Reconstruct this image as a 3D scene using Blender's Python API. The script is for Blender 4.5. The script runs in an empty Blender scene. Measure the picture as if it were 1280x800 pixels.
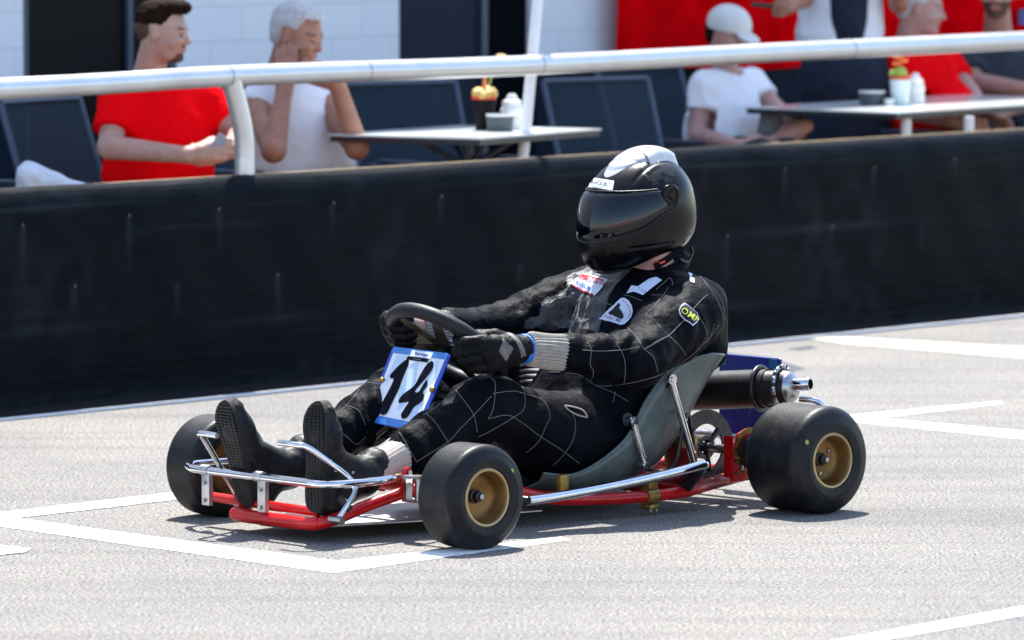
import bpy, bmesh, math, random
import numpy as np
from mathutils import Vector, Matrix
from mathutils.bvhtree import BVHTree
R = math.radians
random.seed(7)
scene = bpy.context.scene
COL = scene.collection

# ------------------------------------------------------------------ camera, sky, sun, exposure
CAM_Z, PITCH, FPX = 1.669, 0.0786, 7170.0
cam_d = bpy.data.cameras.new('camera')
cam = bpy.data.objects.new('camera', cam_d); COL.objects.link(cam)
cam.location = (0, 0, CAM_Z)
cam.rotation_euler = (math.pi/2 - PITCH, 0, 0)
cam_d.sensor_width = 36.0
cam_d.lens = 36.0*FPX/1280.0
cam_d.clip_start = 0.1; cam_d.clip_end = 3000
cam_d.dof.use_dof = True
cam_d.dof.focus_distance = 14.6
cam_d.dof.aperture_fstop = 5.4
scene.camera = cam

SUN_EL, SUN_AZ = R(62), R(-3)          # azimuth from +Y, the far side of the pit wall
world = bpy.data.worlds.new('World'); scene.world = world; world.use_nodes = True
wn = world.node_tree; bg = wn.nodes['Background']
sky = wn.nodes.new('ShaderNodeTexSky'); sky.sky_type = 'NISHITA'; sky.sun_disc = False
sky.sun_elevation = SUN_EL; sky.sun_rotation = SUN_AZ
wn.links.new(sky.outputs[0], bg.inputs[0]); bg.inputs[1].default_value = 0.15
sd = bpy.data.lights.new('sun', 'SUN'); sd.energy = 4.8; sd.angle = R(0.5); sd.color = (1, .965, .92)
so = bpy.data.objects.new('sun', sd); COL.objects.link(so)
sdir = Vector((math.sin(SUN_AZ)*math.cos(SUN_EL), math.cos(SUN_AZ)*math.cos(SUN_EL), math.sin(SUN_EL)))
so.rotation_euler = sdir.to_track_quat('Z', 'Y').to_euler()
vs = scene.view_settings
vs.view_transform = 'Standard'; vs.look = 'None'; vs.exposure = 1.3; vs.gamma = 1; vs.use_curve_mapping = False
scene.cycles.use_denoising = True
scene.cycles.max_bounces = 6; scene.cycles.diffuse_bounces = 3; scene.cycles.glossy_bounces = 4
scene.cycles.sample_clamp_indirect = 6

# ------------------------------------------------------------------ frames
TH = 0.7403
KO = np.array([.0066, 14.796, 0.]); FW = np.array([-math.cos(TH), -math.sin(TH), 0]); LF = np.array([math.sin(TH), -math.cos(TH), 0])
KROT = TH + math.pi
CAMW = np.array([0, 0, CAM_Z])
def ray_w(u, v):
    a = (u-640)/FPX; b = (400-v)/FPX; cp, sp = math.cos(PITCH), math.sin(PITCH)
    return np.array([a, cp+b*sp, -sp+b*cp])
def to_k(p):
    q = np.asarray(p)-KO; return np.array([q@FW, q@LF, p[2]])
CAMK = to_k(CAMW)
def kray(u, v):
    d = ray_w(u, v); return np.array([d@FW, d@LF, d[2]])
def ky(u, v, y):                 # a traced point put at lateral distance y in the kart's own frame
    d = kray(u, v); t = (y-CAMK[1])/d[1]; return CAMK+d*t
W0 = np.array([-1.56, 17.402, 0]); WA = np.array([.64811, .76155, 0]); WN = np.array([-.76155, .64811, 0]); WROT = math.atan2(.76155, .64811)
def wp(s, d, z=0): return tuple(W0+WA*s+WN*d+np.array([0, 0, z]))

# ------------------------------------------------------------------ materials
MATS = {}
def mat(name, col, rough=.6, metal=0., noise=0., nscale=20., bump=0., bscale=80., sheen=0., coat=0., spec=.5, col2=None, trans=0., lo=.35, hi=.65, stretch=None, bdist=.002, sss=0.):
    m = bpy.data.materials.new(name); m.use_nodes = True; nt = m.node_tree; N = nt.nodes; L = nt.links
    b = N['Principled BSDF']
    b.inputs['Base Color'].default_value = (*col, 1); b.inputs['Roughness'].default_value = rough; b.inputs['Metallic'].default_value = metal
    b.inputs['Specular IOR Level'].default_value = spec
    if sheen: b.inputs['Sheen Weight'].default_value = sheen; b.inputs['Sheen Roughness'].default_value = .45
    if coat: b.inputs['Coat Weight'].default_value = coat; b.inputs['Coat Roughness'].default_value = .04
    if trans: b.inputs['Transmission Weight'].default_value = trans
    if sss: b.inputs['Subsurface Weight'].default_value = sss; b.inputs['Subsurface Radius'].default_value = (.012, .005, .003)
    tc = N.new('ShaderNodeTexCoord'); src = tc.outputs['Object']
    if stretch:
        mp = N.new('ShaderNodeMapping'); mp.inputs['Scale'].default_value = stretch; L.new(src, mp.inputs[0]); src = mp.outputs[0]
    if noise or col2:
        n = N.new('ShaderNodeTexNoise'); n.inputs['Scale'].default_value = nscale; n.inputs['Detail'].default_value = 6; n.inputs['Roughness'].default_value = .6; L.new(src, n.inputs['Vector'])
        r = N.new('ShaderNodeValToRGB'); r.color_ramp.elements[0].position = lo; r.color_ramp.elements[1].position = hi
        c2 = col2 if col2 else tuple(min(1, c*(1+noise)) for c in col); c1 = col if col2 else tuple(c*(1-noise) for c in col)
        r.color_ramp.elements[0].color = (*c1, 1); r.color_ramp.elements[1].color = (*c2, 1)
        L.new(n.outputs['Fac'], r.inputs[0]); L.new(r.outputs[0], b.inputs['Base Color'])
        mr = N.new('ShaderNodeMapRange'); mr.inputs['To Min'].default_value = max(.02, rough*.8); mr.inputs['To Max'].default_value = min(1, rough*1.25)
        L.new(n.outputs['Fac'], mr.inputs[0]); L.new(mr.outputs[0], b.inputs['Roughness'])
    if bump:
        n2 = N.new('ShaderNodeTexNoise'); n2.inputs['Scale'].default_value = bscale; n2.inputs['Detail'].default_value = 5; L.new(src, n2.inputs['Vector'])
        bp = N.new('ShaderNodeBump'); bp.inputs['Strength'].default_value = bump; bp.inputs['Distance'].default_value = bdist; L.new(n2.outputs['Fac'], bp.inputs['Height']); L.new(bp.outputs[0], b.inputs['Normal'])
    MATS[name] = m; return m
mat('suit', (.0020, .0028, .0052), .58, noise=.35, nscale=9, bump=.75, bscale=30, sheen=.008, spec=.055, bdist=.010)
mat('suit_sunlit', (.05, .05, .052), .5, noise=.6, nscale=26, bump=1.0, bscale=36, sheen=.25, spec=.3, bdist=.014)  # lighter copy of the suit cloth, sunlight put into its colour
mat('stitch', (.17, .165, .155), .8)
mat('vent_sun_glare', (.42, .43, .45), .34, .35, noise=.1, nscale=40)  # pale colour stands for sun glare on the glossy black vent
mat('sock_knit', (.42, .36, .31), .9, noise=.1, nscale=60)
mat('helmet', (.0018, .0022, .0032), .24, noise=.4, nscale=30, coat=.0, spec=.24)
mat('helmet_scuffed', (.004, .005, .006), .34, col2=(.03, .03, .03), nscale=90, lo=.55, hi=.75, spec=.4, bump=.1, bscale=200)
mat('visor', (.0005, .0014, .0040), .012, spec=.5)
mat('glove', (.003, .0036, .0042), .5, noise=.4, nscale=40, bump=.4, bscale=90, sheen=.01, bdist=.003, spec=.12)
mat('glove_pad', (.12, .105, .09), .55, noise=.35, nscale=60, bump=.3, bscale=200)
mat('knit', (.30, .275, .235), .9, noise=.15, nscale=60, bump=.5, bscale=300)
mat('wristband', (.01, .16, .62), .5)
mat('skin', (0.475, 0.288, 0.223), .5, col2=(.40, .19, .15), nscale=22, lo=.42, hi=.80, bump=.25, bscale=60, sss=.12)
mat('skin_tan', (0.403, 0.194, 0.122), .45, col2=(.30, .12, .075), nscale=20, lo=.42, hi=.80, bump=.25, bscale=60, sss=.1)
mat('skin_pink', (0.475, 0.274, 0.230), .5, col2=(.42, .20, .17), nscale=22, lo=.42, hi=.80, bump=.25, bscale=60, sss=.12)
mat('lip', (.42, .16, .13), .45)
mat('eye', (.09, .05, .04), .3)
mat('shoe', (.0022, .0022, .0028), .5, noise=.4, nscale=50, bump=.3, bscale=200, sheen=.03, spec=.25)
mat('sole', (.006, .0058, .0055), .8, noise=.4, nscale=30)
mat('white_print', (.8, .8, .8), .6)
mat('chrome', (.62, .63, .66), .09, 1.0, noise=.08, nscale=40, bump=.02, bscale=60)
mat('steel', (.38, .38, .39), .28, 1.0, noise=.2, nscale=40)
mat('alu', (.46, .46, .46), .4, .9, noise=.2, nscale=30)
mat('red_paint', (.46, .004, .006), .3, noise=.25, nscale=14, coat=.3, spec=.3)
mat('red_worn', (.26, .008, .010), .42, col2=(.05, .02, .018), nscale=30, lo=.5, hi=.85, coat=.2)
mat('gold', (.15, .072, .018), .45, .6, col2=(.30, .165, .05), nscale=14)
mat('gold_lip', (.42, .31, .15), .35, .7)
mat('brass', (.30, .19, .045), .4, .7, noise=.35, nscale=60)
mat('rubber', (.005, .0056, .007), .46, col2=(.013, .013, .0135), nscale=24, bump=.3, bscale=110, lo=.45, hi=.6, spec=.25)
mat('rubber_wear', (.035, .036, .038), .55, col2=(.06, .06, .06), nscale=20, stretch=(3, .4, 3), bump=.3, bscale=50)
mat('black_metal', (.006, .006, .007), .38, noise=.4, nscale=30)
mat('grip', (.009, .010, .012), .5, spec=.3, noise=.3, nscale=60, bump=.4, bscale=260)
mat('olive_metal', (.06, .05, .024), .35, .7, noise=.4, nscale=40)
mat('fibreglass', (.060, .080, .074), .42, col2=(.115, .14, .128), nscale=11, bump=.12, bscale=120, coat=.15)
mat('exhaust', (.011, .010, .010), .42, .4, col2=(.05, .045, .04), nscale=22, lo=.55, hi=.9, bump=.3, bscale=90)
mat('disc_iron', (.06, .056, .06), .38, .8, noise=.2, nscale=50)
mat('blue_panel', (.008, .022, .24), .35, noise=.3, nscale=8, coat=.2)
mat('blue_tape', (.02, .14, .34), .4)
mat('plate_white', (.84, .87, .90), .3, noise=.05, nscale=20, coat=.3)
mat('plate_pale', (.56, .70, .88), .3, coat=.3)
mat('plate_blue', (.012, .07, .50), .35, coat=.3)
mat('plate_tape', (.045, .22, .62), .3, coat=.3)
mat('digit', (.002, .003, .009), .5, spec=.08)
mat('patch_white', (.62, .68, .82), .7)
mat('patch_red', (.65, .03, .04), .7)
mat('patch_blue', (.03, .07, .42), .7)
mat('patch_black', (.003, .003, .004), .7)
mat('patch_yellow', (.62, .66, .08), .7)
mat('collar_red', (.85, .05, .02), .6)
mat('rail', (.62, .63, .64), .32, .75, noise=.06, nscale=6)
mat('pole_white', (.78, .79, .80), .4)
mat('board', (.36, .25, .13), .7, noise=.2, nscale=12)
mat('dark_patch', (.030, .040, .055), .8, noise=.3, nscale=12)
mat('wall_shade', (.012, .013, .015), .9, col2=(.05, .05, .05), nscale=30, lo=.5, hi=.9, spec=.1)
mat('rust', (.085, .062, .055), .8)
mat('shirt_red', (.92, .002, .006), .85, noise=.06, nscale=8, bump=.5, bscale=14, bdist=.02, spec=.02)
mat('shirt_white', (.84, .84, .88), .85, noise=.04, nscale=8, bump=.5, bscale=14, bdist=.02)
mat('shorts_red', (.22, .004, .004), .8, bump=.4, bscale=14, bdist=.02)
mat('jeans', (.006, .010, .026), .8, bump=.5, bscale=16, bdist=.02)
mat('apron', (.004, .009, .028), .8, noise=.2, bump=.6, bscale=9, bdist=.03)
mat('shirt_slate', (.022, .028, .045), .85, noise=.15, bump=.6, bscale=12, bdist=.03)
mat('collar_orange', (.8, .12, .02), .8)
mat('cap', (.62, .62, .60), .8, noise=.05, bump=.2, bscale=40)
mat('hair_brown', (.016, .008, .0045), .75, spec=.05, noise=.5, nscale=60, bump=.8, bscale=90, bdist=.006)
mat('hair_fade', (.07, .042, .028), .7, noise=.3, nscale=80)
mat('hair_white', (.50, .50, .50), .6, noise=.15, nscale=50, bump=.8, bscale=80, bdist=.006)
mat('beard', (.09, .045, .028), .7, noise=.4, nscale=90, bump=.8, bscale=120, bdist=.004)
mat('chair_frame', (.05, .07, .11), .4, .3)
mat('glass_top', (.62, .66, .64), .25, noise=.04, nscale=10, coat=.4)
mat('table_edge', (.04, .05, .055), .3, .4)
mat('pot_black', (.004, .004, .005), .6, spec=.15)
mat('pot_white', (.62, .72, .72), .3, coat=.3)
mat('pot_red', (.55, .06, .02), .6)
mat('cactus_yellow', (.55, .33, .05), .6, col2=(.6, .45, .16), nscale=60)
mat('cactus_green', (.30, .42, .06), .6, noise=.3, nscale=80)
mat('cactus_orange', (.85, .22, .05), .6)
mat('ceramic', (.78, .78, .76), .3, coat=.3)
mat('slate_cup', (.05, .07, .08), .5)
mat('phone', (.25, .28, .35), .2)
mat('towel', (.62, .68, .78), .95, noise=.05, bump=.6, bscale=40, bdist=.01)
mat('dark_glass', (.0012, .002, .0045), .35, noise=.5, nscale=3, spec=.1)
mat('door_slate', (.008, .014, .032), .55, noise=.15, nscale=4, spec=.15)
mat('door_frame', (.045, .065, .105), .4)
mat('opening', (.0015, .003, .006), .9, spec=.05)
mat('plinth', (.004, .010, .024), .7, noise=.2, nscale=6, spec=.1)
mat('banner', (.66, .001, .004), .75, noise=.22, nscale=4, bump=.5, bscale=5, bdist=.08, spec=.0)
mat('banner_blue', (.02, .05, .22), .5)
mat('bag', (.13, .15, .16), .7, noise=.2)

def mat_chair_mesh():
    m = bpy.data.materials.new('sling_mesh'); m.use_nodes = True; N = m.node_tree.nodes; L = m.node_tree.links; b = N['Principled BSDF']
    b.inputs['Base Color'].default_value = (.018, .034, .052, 1); b.inputs['Roughness'].default_value = .7; b.inputs['Specular IOR Level'].default_value = .15
    tr = N.new('ShaderNodeBsdfTransparent'); mx = N.new('ShaderNodeMixShader'); mx.inputs[0].default_value = .22
    L.new(b.outputs[0], mx.inputs[1]); L.new(tr.outputs[0], mx.inputs[2]); L.new(mx.outputs[0], N['Material Output'].inputs[0])
    MATS['sling_mesh'] = m
mat_chair_mesh()

def mat_asphalt():
    m = bpy.data.materials.new('asphalt'); m.use_nodes = True; N = m.node_tree.nodes; L = m.node_tree.links; b = N['Principled BSDF']
    tc = N.new('ShaderNodeTexCoord')
    mp = N.new('ShaderNodeMapping'); L.new(tc.outputs['Object'], mp.inputs[0])
    v = N.new('ShaderNodeTexVoronoi'); v.inputs['Scale'].default_value = 150; L.new(mp.outputs[0], v.inputs['Vector'])
    n1 = N.new('ShaderNodeTexNoise'); n1.inputs['Scale'].default_value = 120; n1.inputs['Detail'].default_value = 8; n1.inputs['Roughness'].default_value = .75; L.new(mp.outputs[0], n1.inputs['Vector'])
    n2 = N.new('ShaderNodeTexNoise'); n2.inputs['Scale'].default_value = 1.1; n2.inputs['Detail'].default_value = 5; L.new(mp.outputs[0], n2.inputs['Vector'])
    n3 = N.new('ShaderNodeTexNoise'); n3.inputs['Scale'].default_value = 16; n3.inputs['Detail'].default_value = 4; L.new(mp.outputs[0], n3.inputs['Vector'])
    r1 = N.new('ShaderNodeValToRGB'); e = r1.color_ramp.elements
    e[0].position = .40; e[0].color = (.044, .039, .031, 1); e[1].position = .56; e[1].color = (.392, .346, .268, 1)
    L.new(n1.outputs['Fac'], r1.inputs[0])
    mx = N.new('ShaderNodeMix'); mx.data_type = 'RGBA'; mx.blend_type = 'MULTIPLY'; mx.inputs[0].default_value = .35
    L.new(r1.outputs[0], mx.inputs[6]); L.new(v.outputs['Color'], mx.inputs[7])
    hs = N.new('ShaderNodeHueSaturation'); hs.inputs['Saturation'].default_value = .35; L.new(mx.outputs[2], hs.inputs['Color'])
    r2 = N.new('ShaderNodeValToRGB'); r2.color_ramp.elements[0].position = .35; r2.color_ramp.elements[0].color = (.88, .88, .89, 1); r2.color_ramp.elements[1].position = .65; r2.color_ramp.elements[1].color = (1.06, 1.04, 1.0, 1)
    L.new(n2.outputs['Fac'], r2.inputs[0])
    m2 = N.new('ShaderNodeMix'); m2.data_type = 'RGBA'; m2.blend_type = 'MULTIPLY'; m2.inputs[0].default_value = 1
    L.new(hs.outputs[0], m2.inputs[6]); L.new(r2.outputs[0], m2.inputs[7])
    r3 = N.new('ShaderNodeValToRGB'); r3.color_ramp.elements[0].position = .3; r3.color_ramp.elements[0].color = (.92, .92, .92, 1); r3.color_ramp.elements[1].position = .7; r3.color_ramp.elements[1].color = (1.04, 1.04, 1.04, 1)
    L.new(n3.outputs['Fac'], r3.inputs[0])
    m3 = N.new('ShaderNodeMix'); m3.data_type = 'RGBA'; m3.blend_type = 'MULTIPLY'; m3.inputs[0].default_value = 1
    L.new(m2.outputs[2], m3.inputs[6]); L.new(r3.outputs[0], m3.inputs[7])
    mp2 = N.new('ShaderNodeMapping'); mp2.inputs['Rotation'].default_value = (0, 0, -.76); mp2.inputs['Scale'].default_value = (.16, 2.6, 1); L.new(tc.outputs['Object'], mp2.inputs[0])
    n4 = N.new('ShaderNodeTexNoise'); n4.inputs['Scale'].default_value = 2.2; n4.inputs['Detail'].default_value = 5; L.new(mp2.outputs[0], n4.inputs['Vector'])
    r4 = N.new('ShaderNodeValToRGB'); r4.color_ramp.elements[0].position = .33; r4.color_ramp.elements[0].color = (.84, .84, .85, 1); r4.color_ramp.elements[1].position = .52; r4.color_ramp.elements[1].color = (1, 1, 1, 1)
    L.new(n4.outputs['Fac'], r4.inputs[0])
    m4 = N.new('ShaderNodeMix'); m4.data_type = 'RGBA'; m4.blend_type = 'MULTIPLY'; m4.inputs[0].default_value = 1
    L.new(m3.outputs[2], m4.inputs[6]); L.new(r4.outputs[0], m4.inputs[7]); L.new(m4.outputs[2], b.inputs['Base Color'])
    b.inputs['Roughness'].default_value = .85; b.inputs['Specular IOR Level'].default_value = .25
    bp = N.new('ShaderNodeBump'); bp.inputs['Strength'].default_value = .9; bp.inputs['Distance'].default_value = .006
    L.new(n1.outputs['Fac'], bp.inputs['Height']); L.new(bp.outputs[0], b.inputs['Normal'])
    MATS['asphalt'] = m
mat_asphalt()
def mat_line(name, col, wear=.42):
    m = bpy.data.materials.new(name); m.use_nodes = True; N = m.node_tree.nodes; L = m.node_tree.links; b = N['Principled BSDF']
    tc = N.new('ShaderNodeTexCoord')
    n = N.new('ShaderNodeTexNoise'); n.inputs['Scale'].default_value = 55; n.inputs['Detail'].default_value = 7; n.inputs['Roughness'].default_value = .75; L.new(tc.outputs['Object'], n.inputs['Vector'])
    n9 = N.new('ShaderNodeTexNoise'); n9.inputs['Scale'].default_value = 7; n9.inputs['Detail'].default_value = 4; L.new(tc.outputs['Object'], n9.inputs['Vector'])
    mm_ = N.new('ShaderNodeMath'); mm_.operation = 'MULTIPLY_ADD'; mm_.inputs[1].default_value = .35; L.new(n9.outputs['Fac'], mm_.inputs[0]); L.new(n.outputs['Fac'], mm_.inputs[2]); sb_ = N.new('ShaderNodeMath'); sb_.operation = 'SUBTRACT'; sb_.inputs[1].default_value = .165; L.new(mm_.outputs[0], sb_.inputs[0])
    r = N.new('ShaderNodeValToRGB'); e = r.color_ramp.elements; e[0].position = wear-.09; e[0].color = (.30, .29, .28, 1); e[1].position = wear; e[1].color = (*col, 1)
    L.new(sb_.outputs[0], r.inputs[0]); L.new(r.outputs[0], b.inputs['Base Color']); b.inputs['Roughness'].default_value = .7
    bp = N.new('ShaderNodeBump'); bp.inputs['Strength'].default_value = .3; bp.inputs['Distance'].default_value = .003
    L.new(n.outputs['Fac'], bp.inputs['Height']); L.new(bp.outputs[0], b.inputs['Normal'])
    MATS[name] = m
mat_line('line_white', (.80, .80, .78), .44); mat_line('line_cream', (.50, .46, .30), .47)

def mat_blocks():
    m = bpy.data.materials.new('white_blocks'); m.use_nodes = True; N = m.node_tree.nodes; L = m.node_tree.links; b = N['Principled BSDF']
    tc = N.new('ShaderNodeTexCoord'); mp = N.new('ShaderNodeMapping'); mp.inputs['Rotation'].default_value = (R(90), 0, 0)
    L.new(tc.outputs['Object'], mp.inputs[0])
    br = N.new('ShaderNodeTexBrick'); br.inputs['Scale'].default_value = 1; br.inputs['Brick Width'].default_value = .36; br.inputs['Row Height'].default_value = .14
    br.inputs['Mortar Size'].default_value = .005; br.inputs['Mortar Smooth'].default_value = .6
    br.inputs['Color1'].default_value = (.83, .85, .87, 1); br.inputs['Color2'].default_value = (.81, .83, .86, 1); br.inputs['Mortar'].default_value = (.70, .73, .77, 1)
    L.new(mp.outputs[0], br.inputs[0]); L.new(br.outputs[0], b.inputs['Base Color']); b.inputs['Roughness'].default_value = .7
    bp = N.new('ShaderNodeBump'); bp.inputs['Strength'].default_value = .4; bp.inputs['Distance'].default_value = .004; bp.invert = True
    L.new(br.outputs['Fac'], bp.inputs['Height']); L.new(bp.outputs[0], b.inputs['Normal'])
    MATS['white_blocks'] = m
mat_blocks()

def mat_sheet():
    m = bpy.data.materials.new('black_sheet'); m.use_nodes = True; N = m.node_tree.nodes; L = m.node_tree.links; b = N['Principled BSDF']
    at = N.new('ShaderNodeAttribute'); at.attribute_name = 'dirt'
    tc = N.new('ShaderNodeTexCoord'); mp = N.new('ShaderNodeMapping'); mp.inputs['Scale'].default_value = (1, 1, 7); L.new(tc.outputs['Object'], mp.inputs[0])
    n = N.new('ShaderNodeTexNoise'); n.inputs['Scale'].default_value = 2.2; n.inputs['Detail'].default_value = 8; n.inputs['Roughness'].default_value = .65; L.new(mp.outputs[0], n.inputs['Vector'])
    r = N.new('ShaderNodeValToRGB'); e = r.color_ramp.elements; e[0].position = .35; e[0].color = (.0003, .0020, .0042, 1); e[1].position = .72; e[1].color = (.0014, .0042, .0072, 1)
    L.new(n.outputs['Fac'], r.inputs[0])
    mx = N.new('ShaderNodeMix'); mx.data_type = 'RGBA'; L.new(at.outputs['Fac'], mx.inputs[0]); L.new(r.outputs[0], mx.inputs[6]); mx.inputs[7].default_value = (.040, .050, .060, 1)
    L.new(mx.outputs[2], b.inputs['Base Color'])
    mr = N.new('ShaderNodeMapRange'); mr.inputs['To Min'].default_value = .36; mr.inputs['To Max'].default_value = .62; L.new(n.outputs['Fac'], mr.inputs[0]); L.new(mr.outputs[0], b.inputs['Roughness'])
    b.inputs['Specular IOR Level'].default_value = .05
    n2 = N.new('ShaderNodeTexNoise'); n2.inputs['Scale'].default_value = 5; n2.inputs['Detail'].default_value = 3; L.new(mp.outputs[0], n2.inputs['Vector'])
    bp = N.new('ShaderNodeBump'); bp.inputs['Strength'].default_value = .35; bp.inputs['Distance'].default_value = .01
    L.new(n2.outputs['Fac'], bp.inputs['Height']); L.new(bp.outputs[0], b.inputs['Normal'])
    MATS['black_sheet'] = m
mat_sheet()

def mat_ribbed(name, col, scale, axis):
    m = mat(name, col, .9, noise=.12, nscale=50); N = m.node_tree.nodes; L = m.node_tree.links; b = N['Principled BSDF']
    return m

# ------------------------------------------------------------------ object helpers
def link(name, me, material=None, parent=None, smooth=True):
    o = bpy.data.objects.new(name, me); COL.objects.link(o)
    if parent is not None: o.parent = parent
    if material is not None:
        for mm in (material if isinstance(material, (list, tuple)) else [material]):
            me.materials.append(MATS[mm])
    if smooth and len(me.polygons):
        me.polygons.foreach_set('use_smooth', [True]*len(me.polygons))
        try: me.set_sharp_from_angle(angle=R(42))
        except Exception: pass
    return o
def tag(o, label=None, cat=None, group=None, kind=None):
    if label: o['label'] = label
    if cat: o['category'] = cat
    if group: o['group'] = group
    if kind: o['kind'] = kind
    return o
def empty(name, loc, rz=0.):
    o = bpy.data.objects.new(name, None); COL.objects.link(o); o.location = loc; o.rotation_euler = (0, 0, rz); o.empty_display_size = .1
    return o
class MB:
    def __init__(s): s.bm = bmesh.new()
    def _merge(s, verts, faces, mi=0):
        vs_ = [s.bm.verts.new(v) for v in verts]
        for f in faces:
            try: fc = s.bm.faces.new([vs_[i] for i in f]); fc.material_index = mi
            except ValueError: pass
        return s
    def box(s, c, size, rot=None, bev=.0, mi=0):
        b2 = bmesh.new(); bmesh.ops.create_cube(b2, size=1)
        M = Matrix.Diagonal((*size, 1))
        bmesh.ops.transform(b2, matrix=M, verts=b2.verts)
        if bev: bmesh.ops.bevel(b2, geom=b2.edges[:], offset=bev, segments=2, affect='EDGES', profile=.5)
        Rm = rot if rot is not None else Matrix.Identity(3)
        vv = [Rm @ v.co + Vector(c) for v in b2.verts]; b2.verts.index_update(); ff = [[v.index for v in f.verts] for f in b2.faces]
        b2.free(); return s._merge(vv, ff, mi)
    def tube(s, pts, r, seg=16, cap=True, mi=0, closed=False, flat=None):
        P = [Vector(p) for p in pts]; n = len(P); rr = r if isinstance(r, (list, tuple)) else [r]*n
        T = []
        for i in range(n):
            if closed: t = P[(i+1) % n]-P[i-1]
            else: t = (P[min(i+1, n-1)]-P[max(i-1, 0)])
            T.append(t.normalized())
        up = Vector((0, 0, 1)) if abs(T[0].z) < .9 else Vector((0, 1, 0))
        nrm = (up - T[0]*up.dot(T[0])).normalized(); verts = []; faces = []
        for i in range(n):
            nrm = (nrm - T[i]*nrm.dot(T[i])).normalized(); bn = T[i].cross(nrm)
            for k in range(seg):
                a = 2*math.pi*k/seg; verts.append(P[i]+(nrm*math.cos(a)*(flat or 1)+bn*math.sin(a))*rr[i])
        m = n if closed else n-1
        for i in range(m):
            for k in range(seg):
                a, b_ = i*seg+k, i*seg+(k+1) % seg; c, d = ((i+1) % n)*seg+(k+1) % seg, ((i+1) % n)*seg+k
                faces.append((a, b_, c, d))
        if cap and not closed: faces += [tuple(reversed(range(seg))), tuple((n-1)*seg+k for k in range(seg))]
        return s._merge(verts, faces, mi)
    def lathe(s, prof, c, axis, seg=48, mi=0, closed=False, mis=None):
        ax = Vector(axis).normalized(); u = ax.orthogonal().normalized(); w = ax.cross(u); c = Vector(c); verts = []; faces = []
        for (h, rad) in prof:
            for k in range(seg):
                a = 2*math.pi*k/seg; verts.append(c+ax*h+(u*math.cos(a)+w*math.sin(a))*rad)
        base = []
        m = len(prof) if closed else len(prof)-1
        vs_ = [s.bm.verts.new(v) for v in verts]
        for i in range(m):
            j = (i+1) % len(prof)
            for k in range(seg):
                try:
                    f = s.bm.faces.new([vs_[i*seg+k], vs_[i*seg+(k+1) % seg], vs_[j*seg+(k+1) % seg], vs_[j*seg+k]])
                    f.material_index = mis[i] if mis else mi
                except ValueError: pass
        return s
    def ball(s, c, r, sx=(1, 1, 1), mi=0, seg=14):
        b2 = bmesh.new(); bmesh.ops.create_uvsphere(b2, u_segments=seg, v_segments=seg//2+2, radius=1)
        vv = [Vector((v.co.x*r*sx[0], v.co.y*r*sx[1], v.co.z*r*sx[2]))+Vector(c) for v in b2.verts]; b2.verts.index_update(); ff = [[v.index for v in f.verts] for f in b2.faces]
        b2.free(); return s._merge(vv, ff, mi)
    def prism(s, poly, o, u, v, n, thick, mi=0):        # flat outline poly in the frame (o; u, v) with thickness along n
        o, u, v, n = Vector(o), Vector(u), Vector(v), Vector(n).normalized()
        a = [o+u*p[0]+v*p[1]+n*thick/2 for p in poly]; b_ = [o+u*p[0]+v*p[1]-n*thick/2 for p in poly]; k = len(poly)
        faces = [tuple(range(k)), tuple(reversed(range(k, 2*k)))]+[(i, (i+1) % k, k+(i+1) % k, k+i) for i in range(k)]
        return s._merge(a+b_, faces, mi)
    def build(s, name, material, parent=None, smooth=True):
        bmesh.ops.remove_doubles(s.bm, verts=s.bm.verts, dist=1e-6)
        bmesh.ops.recalc_face_normals(s.bm, faces=s.bm.faces)
        me = bpy.data.meshes.new(name); s.bm.to_mesh(me); s.bm.free()
        return link(name, me, material, parent, smooth)
def catmull(pts, n=6):
    P = [np.array(p, float) for p in pts]; out = []
    for i in range(len(P)-1):
        p0 = P[max(i-1, 0)]; p1 = P[i]; p2 = P[i+1]; p3 = P[min(i+2, len(P)-1)]
        for k in range(n):
            t = k/n; out.append(.5*((2*p1)+(-p0+p2)*t+(2*p0-5*p1+4*p2-p3)*t*t+(-p0+3*p1-3*p2+p3)*t**3))
    out.append(P[-1]); return [tuple(p) for p in out]

# ------------------------------------------------------------------ signed-distance modelling (bodies, clothes, helmet, gloves)
_rng = np.random.RandomState(3); _LAT = _rng.rand(32, 32, 32).astype(np.float32)
def vnoise(P, sc, off=0.):
    q = P*np.float32(sc)+np.float32(off); i = np.floor(q).astype(np.int32); f = q-i; f = f*f*(3-2*f); i &= 31; j = (i+1) & 31
    x0, y0, z0 = i[..., 0], i[..., 1], i[..., 2]; x1, y1, z1 = j[..., 0], j[..., 1], j[..., 2]; fx, fy, fz = f[..., 0], f[..., 1], f[..., 2]
    L = _LAT
    a = L[x0, y0, z0]*(1-fx)+L[x1, y0, z0]*fx; b = L[x0, y1, z0]*(1-fx)+L[x1, y1, z0]*fx
    c = L[x0, y0, z1]*(1-fx)+L[x1, y0, z1]*fx; d = L[x0, y1, z1]*(1-fx)+L[x1, y1, z1]*fx
    return (a*(1-fy)+b*fy)*(1-fz)+(c*(1-fy)+d*fy)*fz
def cone(a, b, ra, rb, k=.02, sc=(1, 1, 1)):
    a = np.array(a, np.float32); b = np.array(b, np.float32); S = np.array(sc, np.float32)
    def f(P):
        p = (P-a)*S; d = (b-a)*S; t = np.clip((p@d)/max(float(d@d), 1e-9), 0, 1)
        q = p-t[..., None]*d; return (np.sqrt((q*q).sum(-1))-(ra+(rb-ra)*t))/float(S.max())
    m = max(ra, rb)/float(S.min())+k*1.5
    return (f, np.minimum(a, b)-m, np.maximum(a, b)+m, k, '+')
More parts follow.
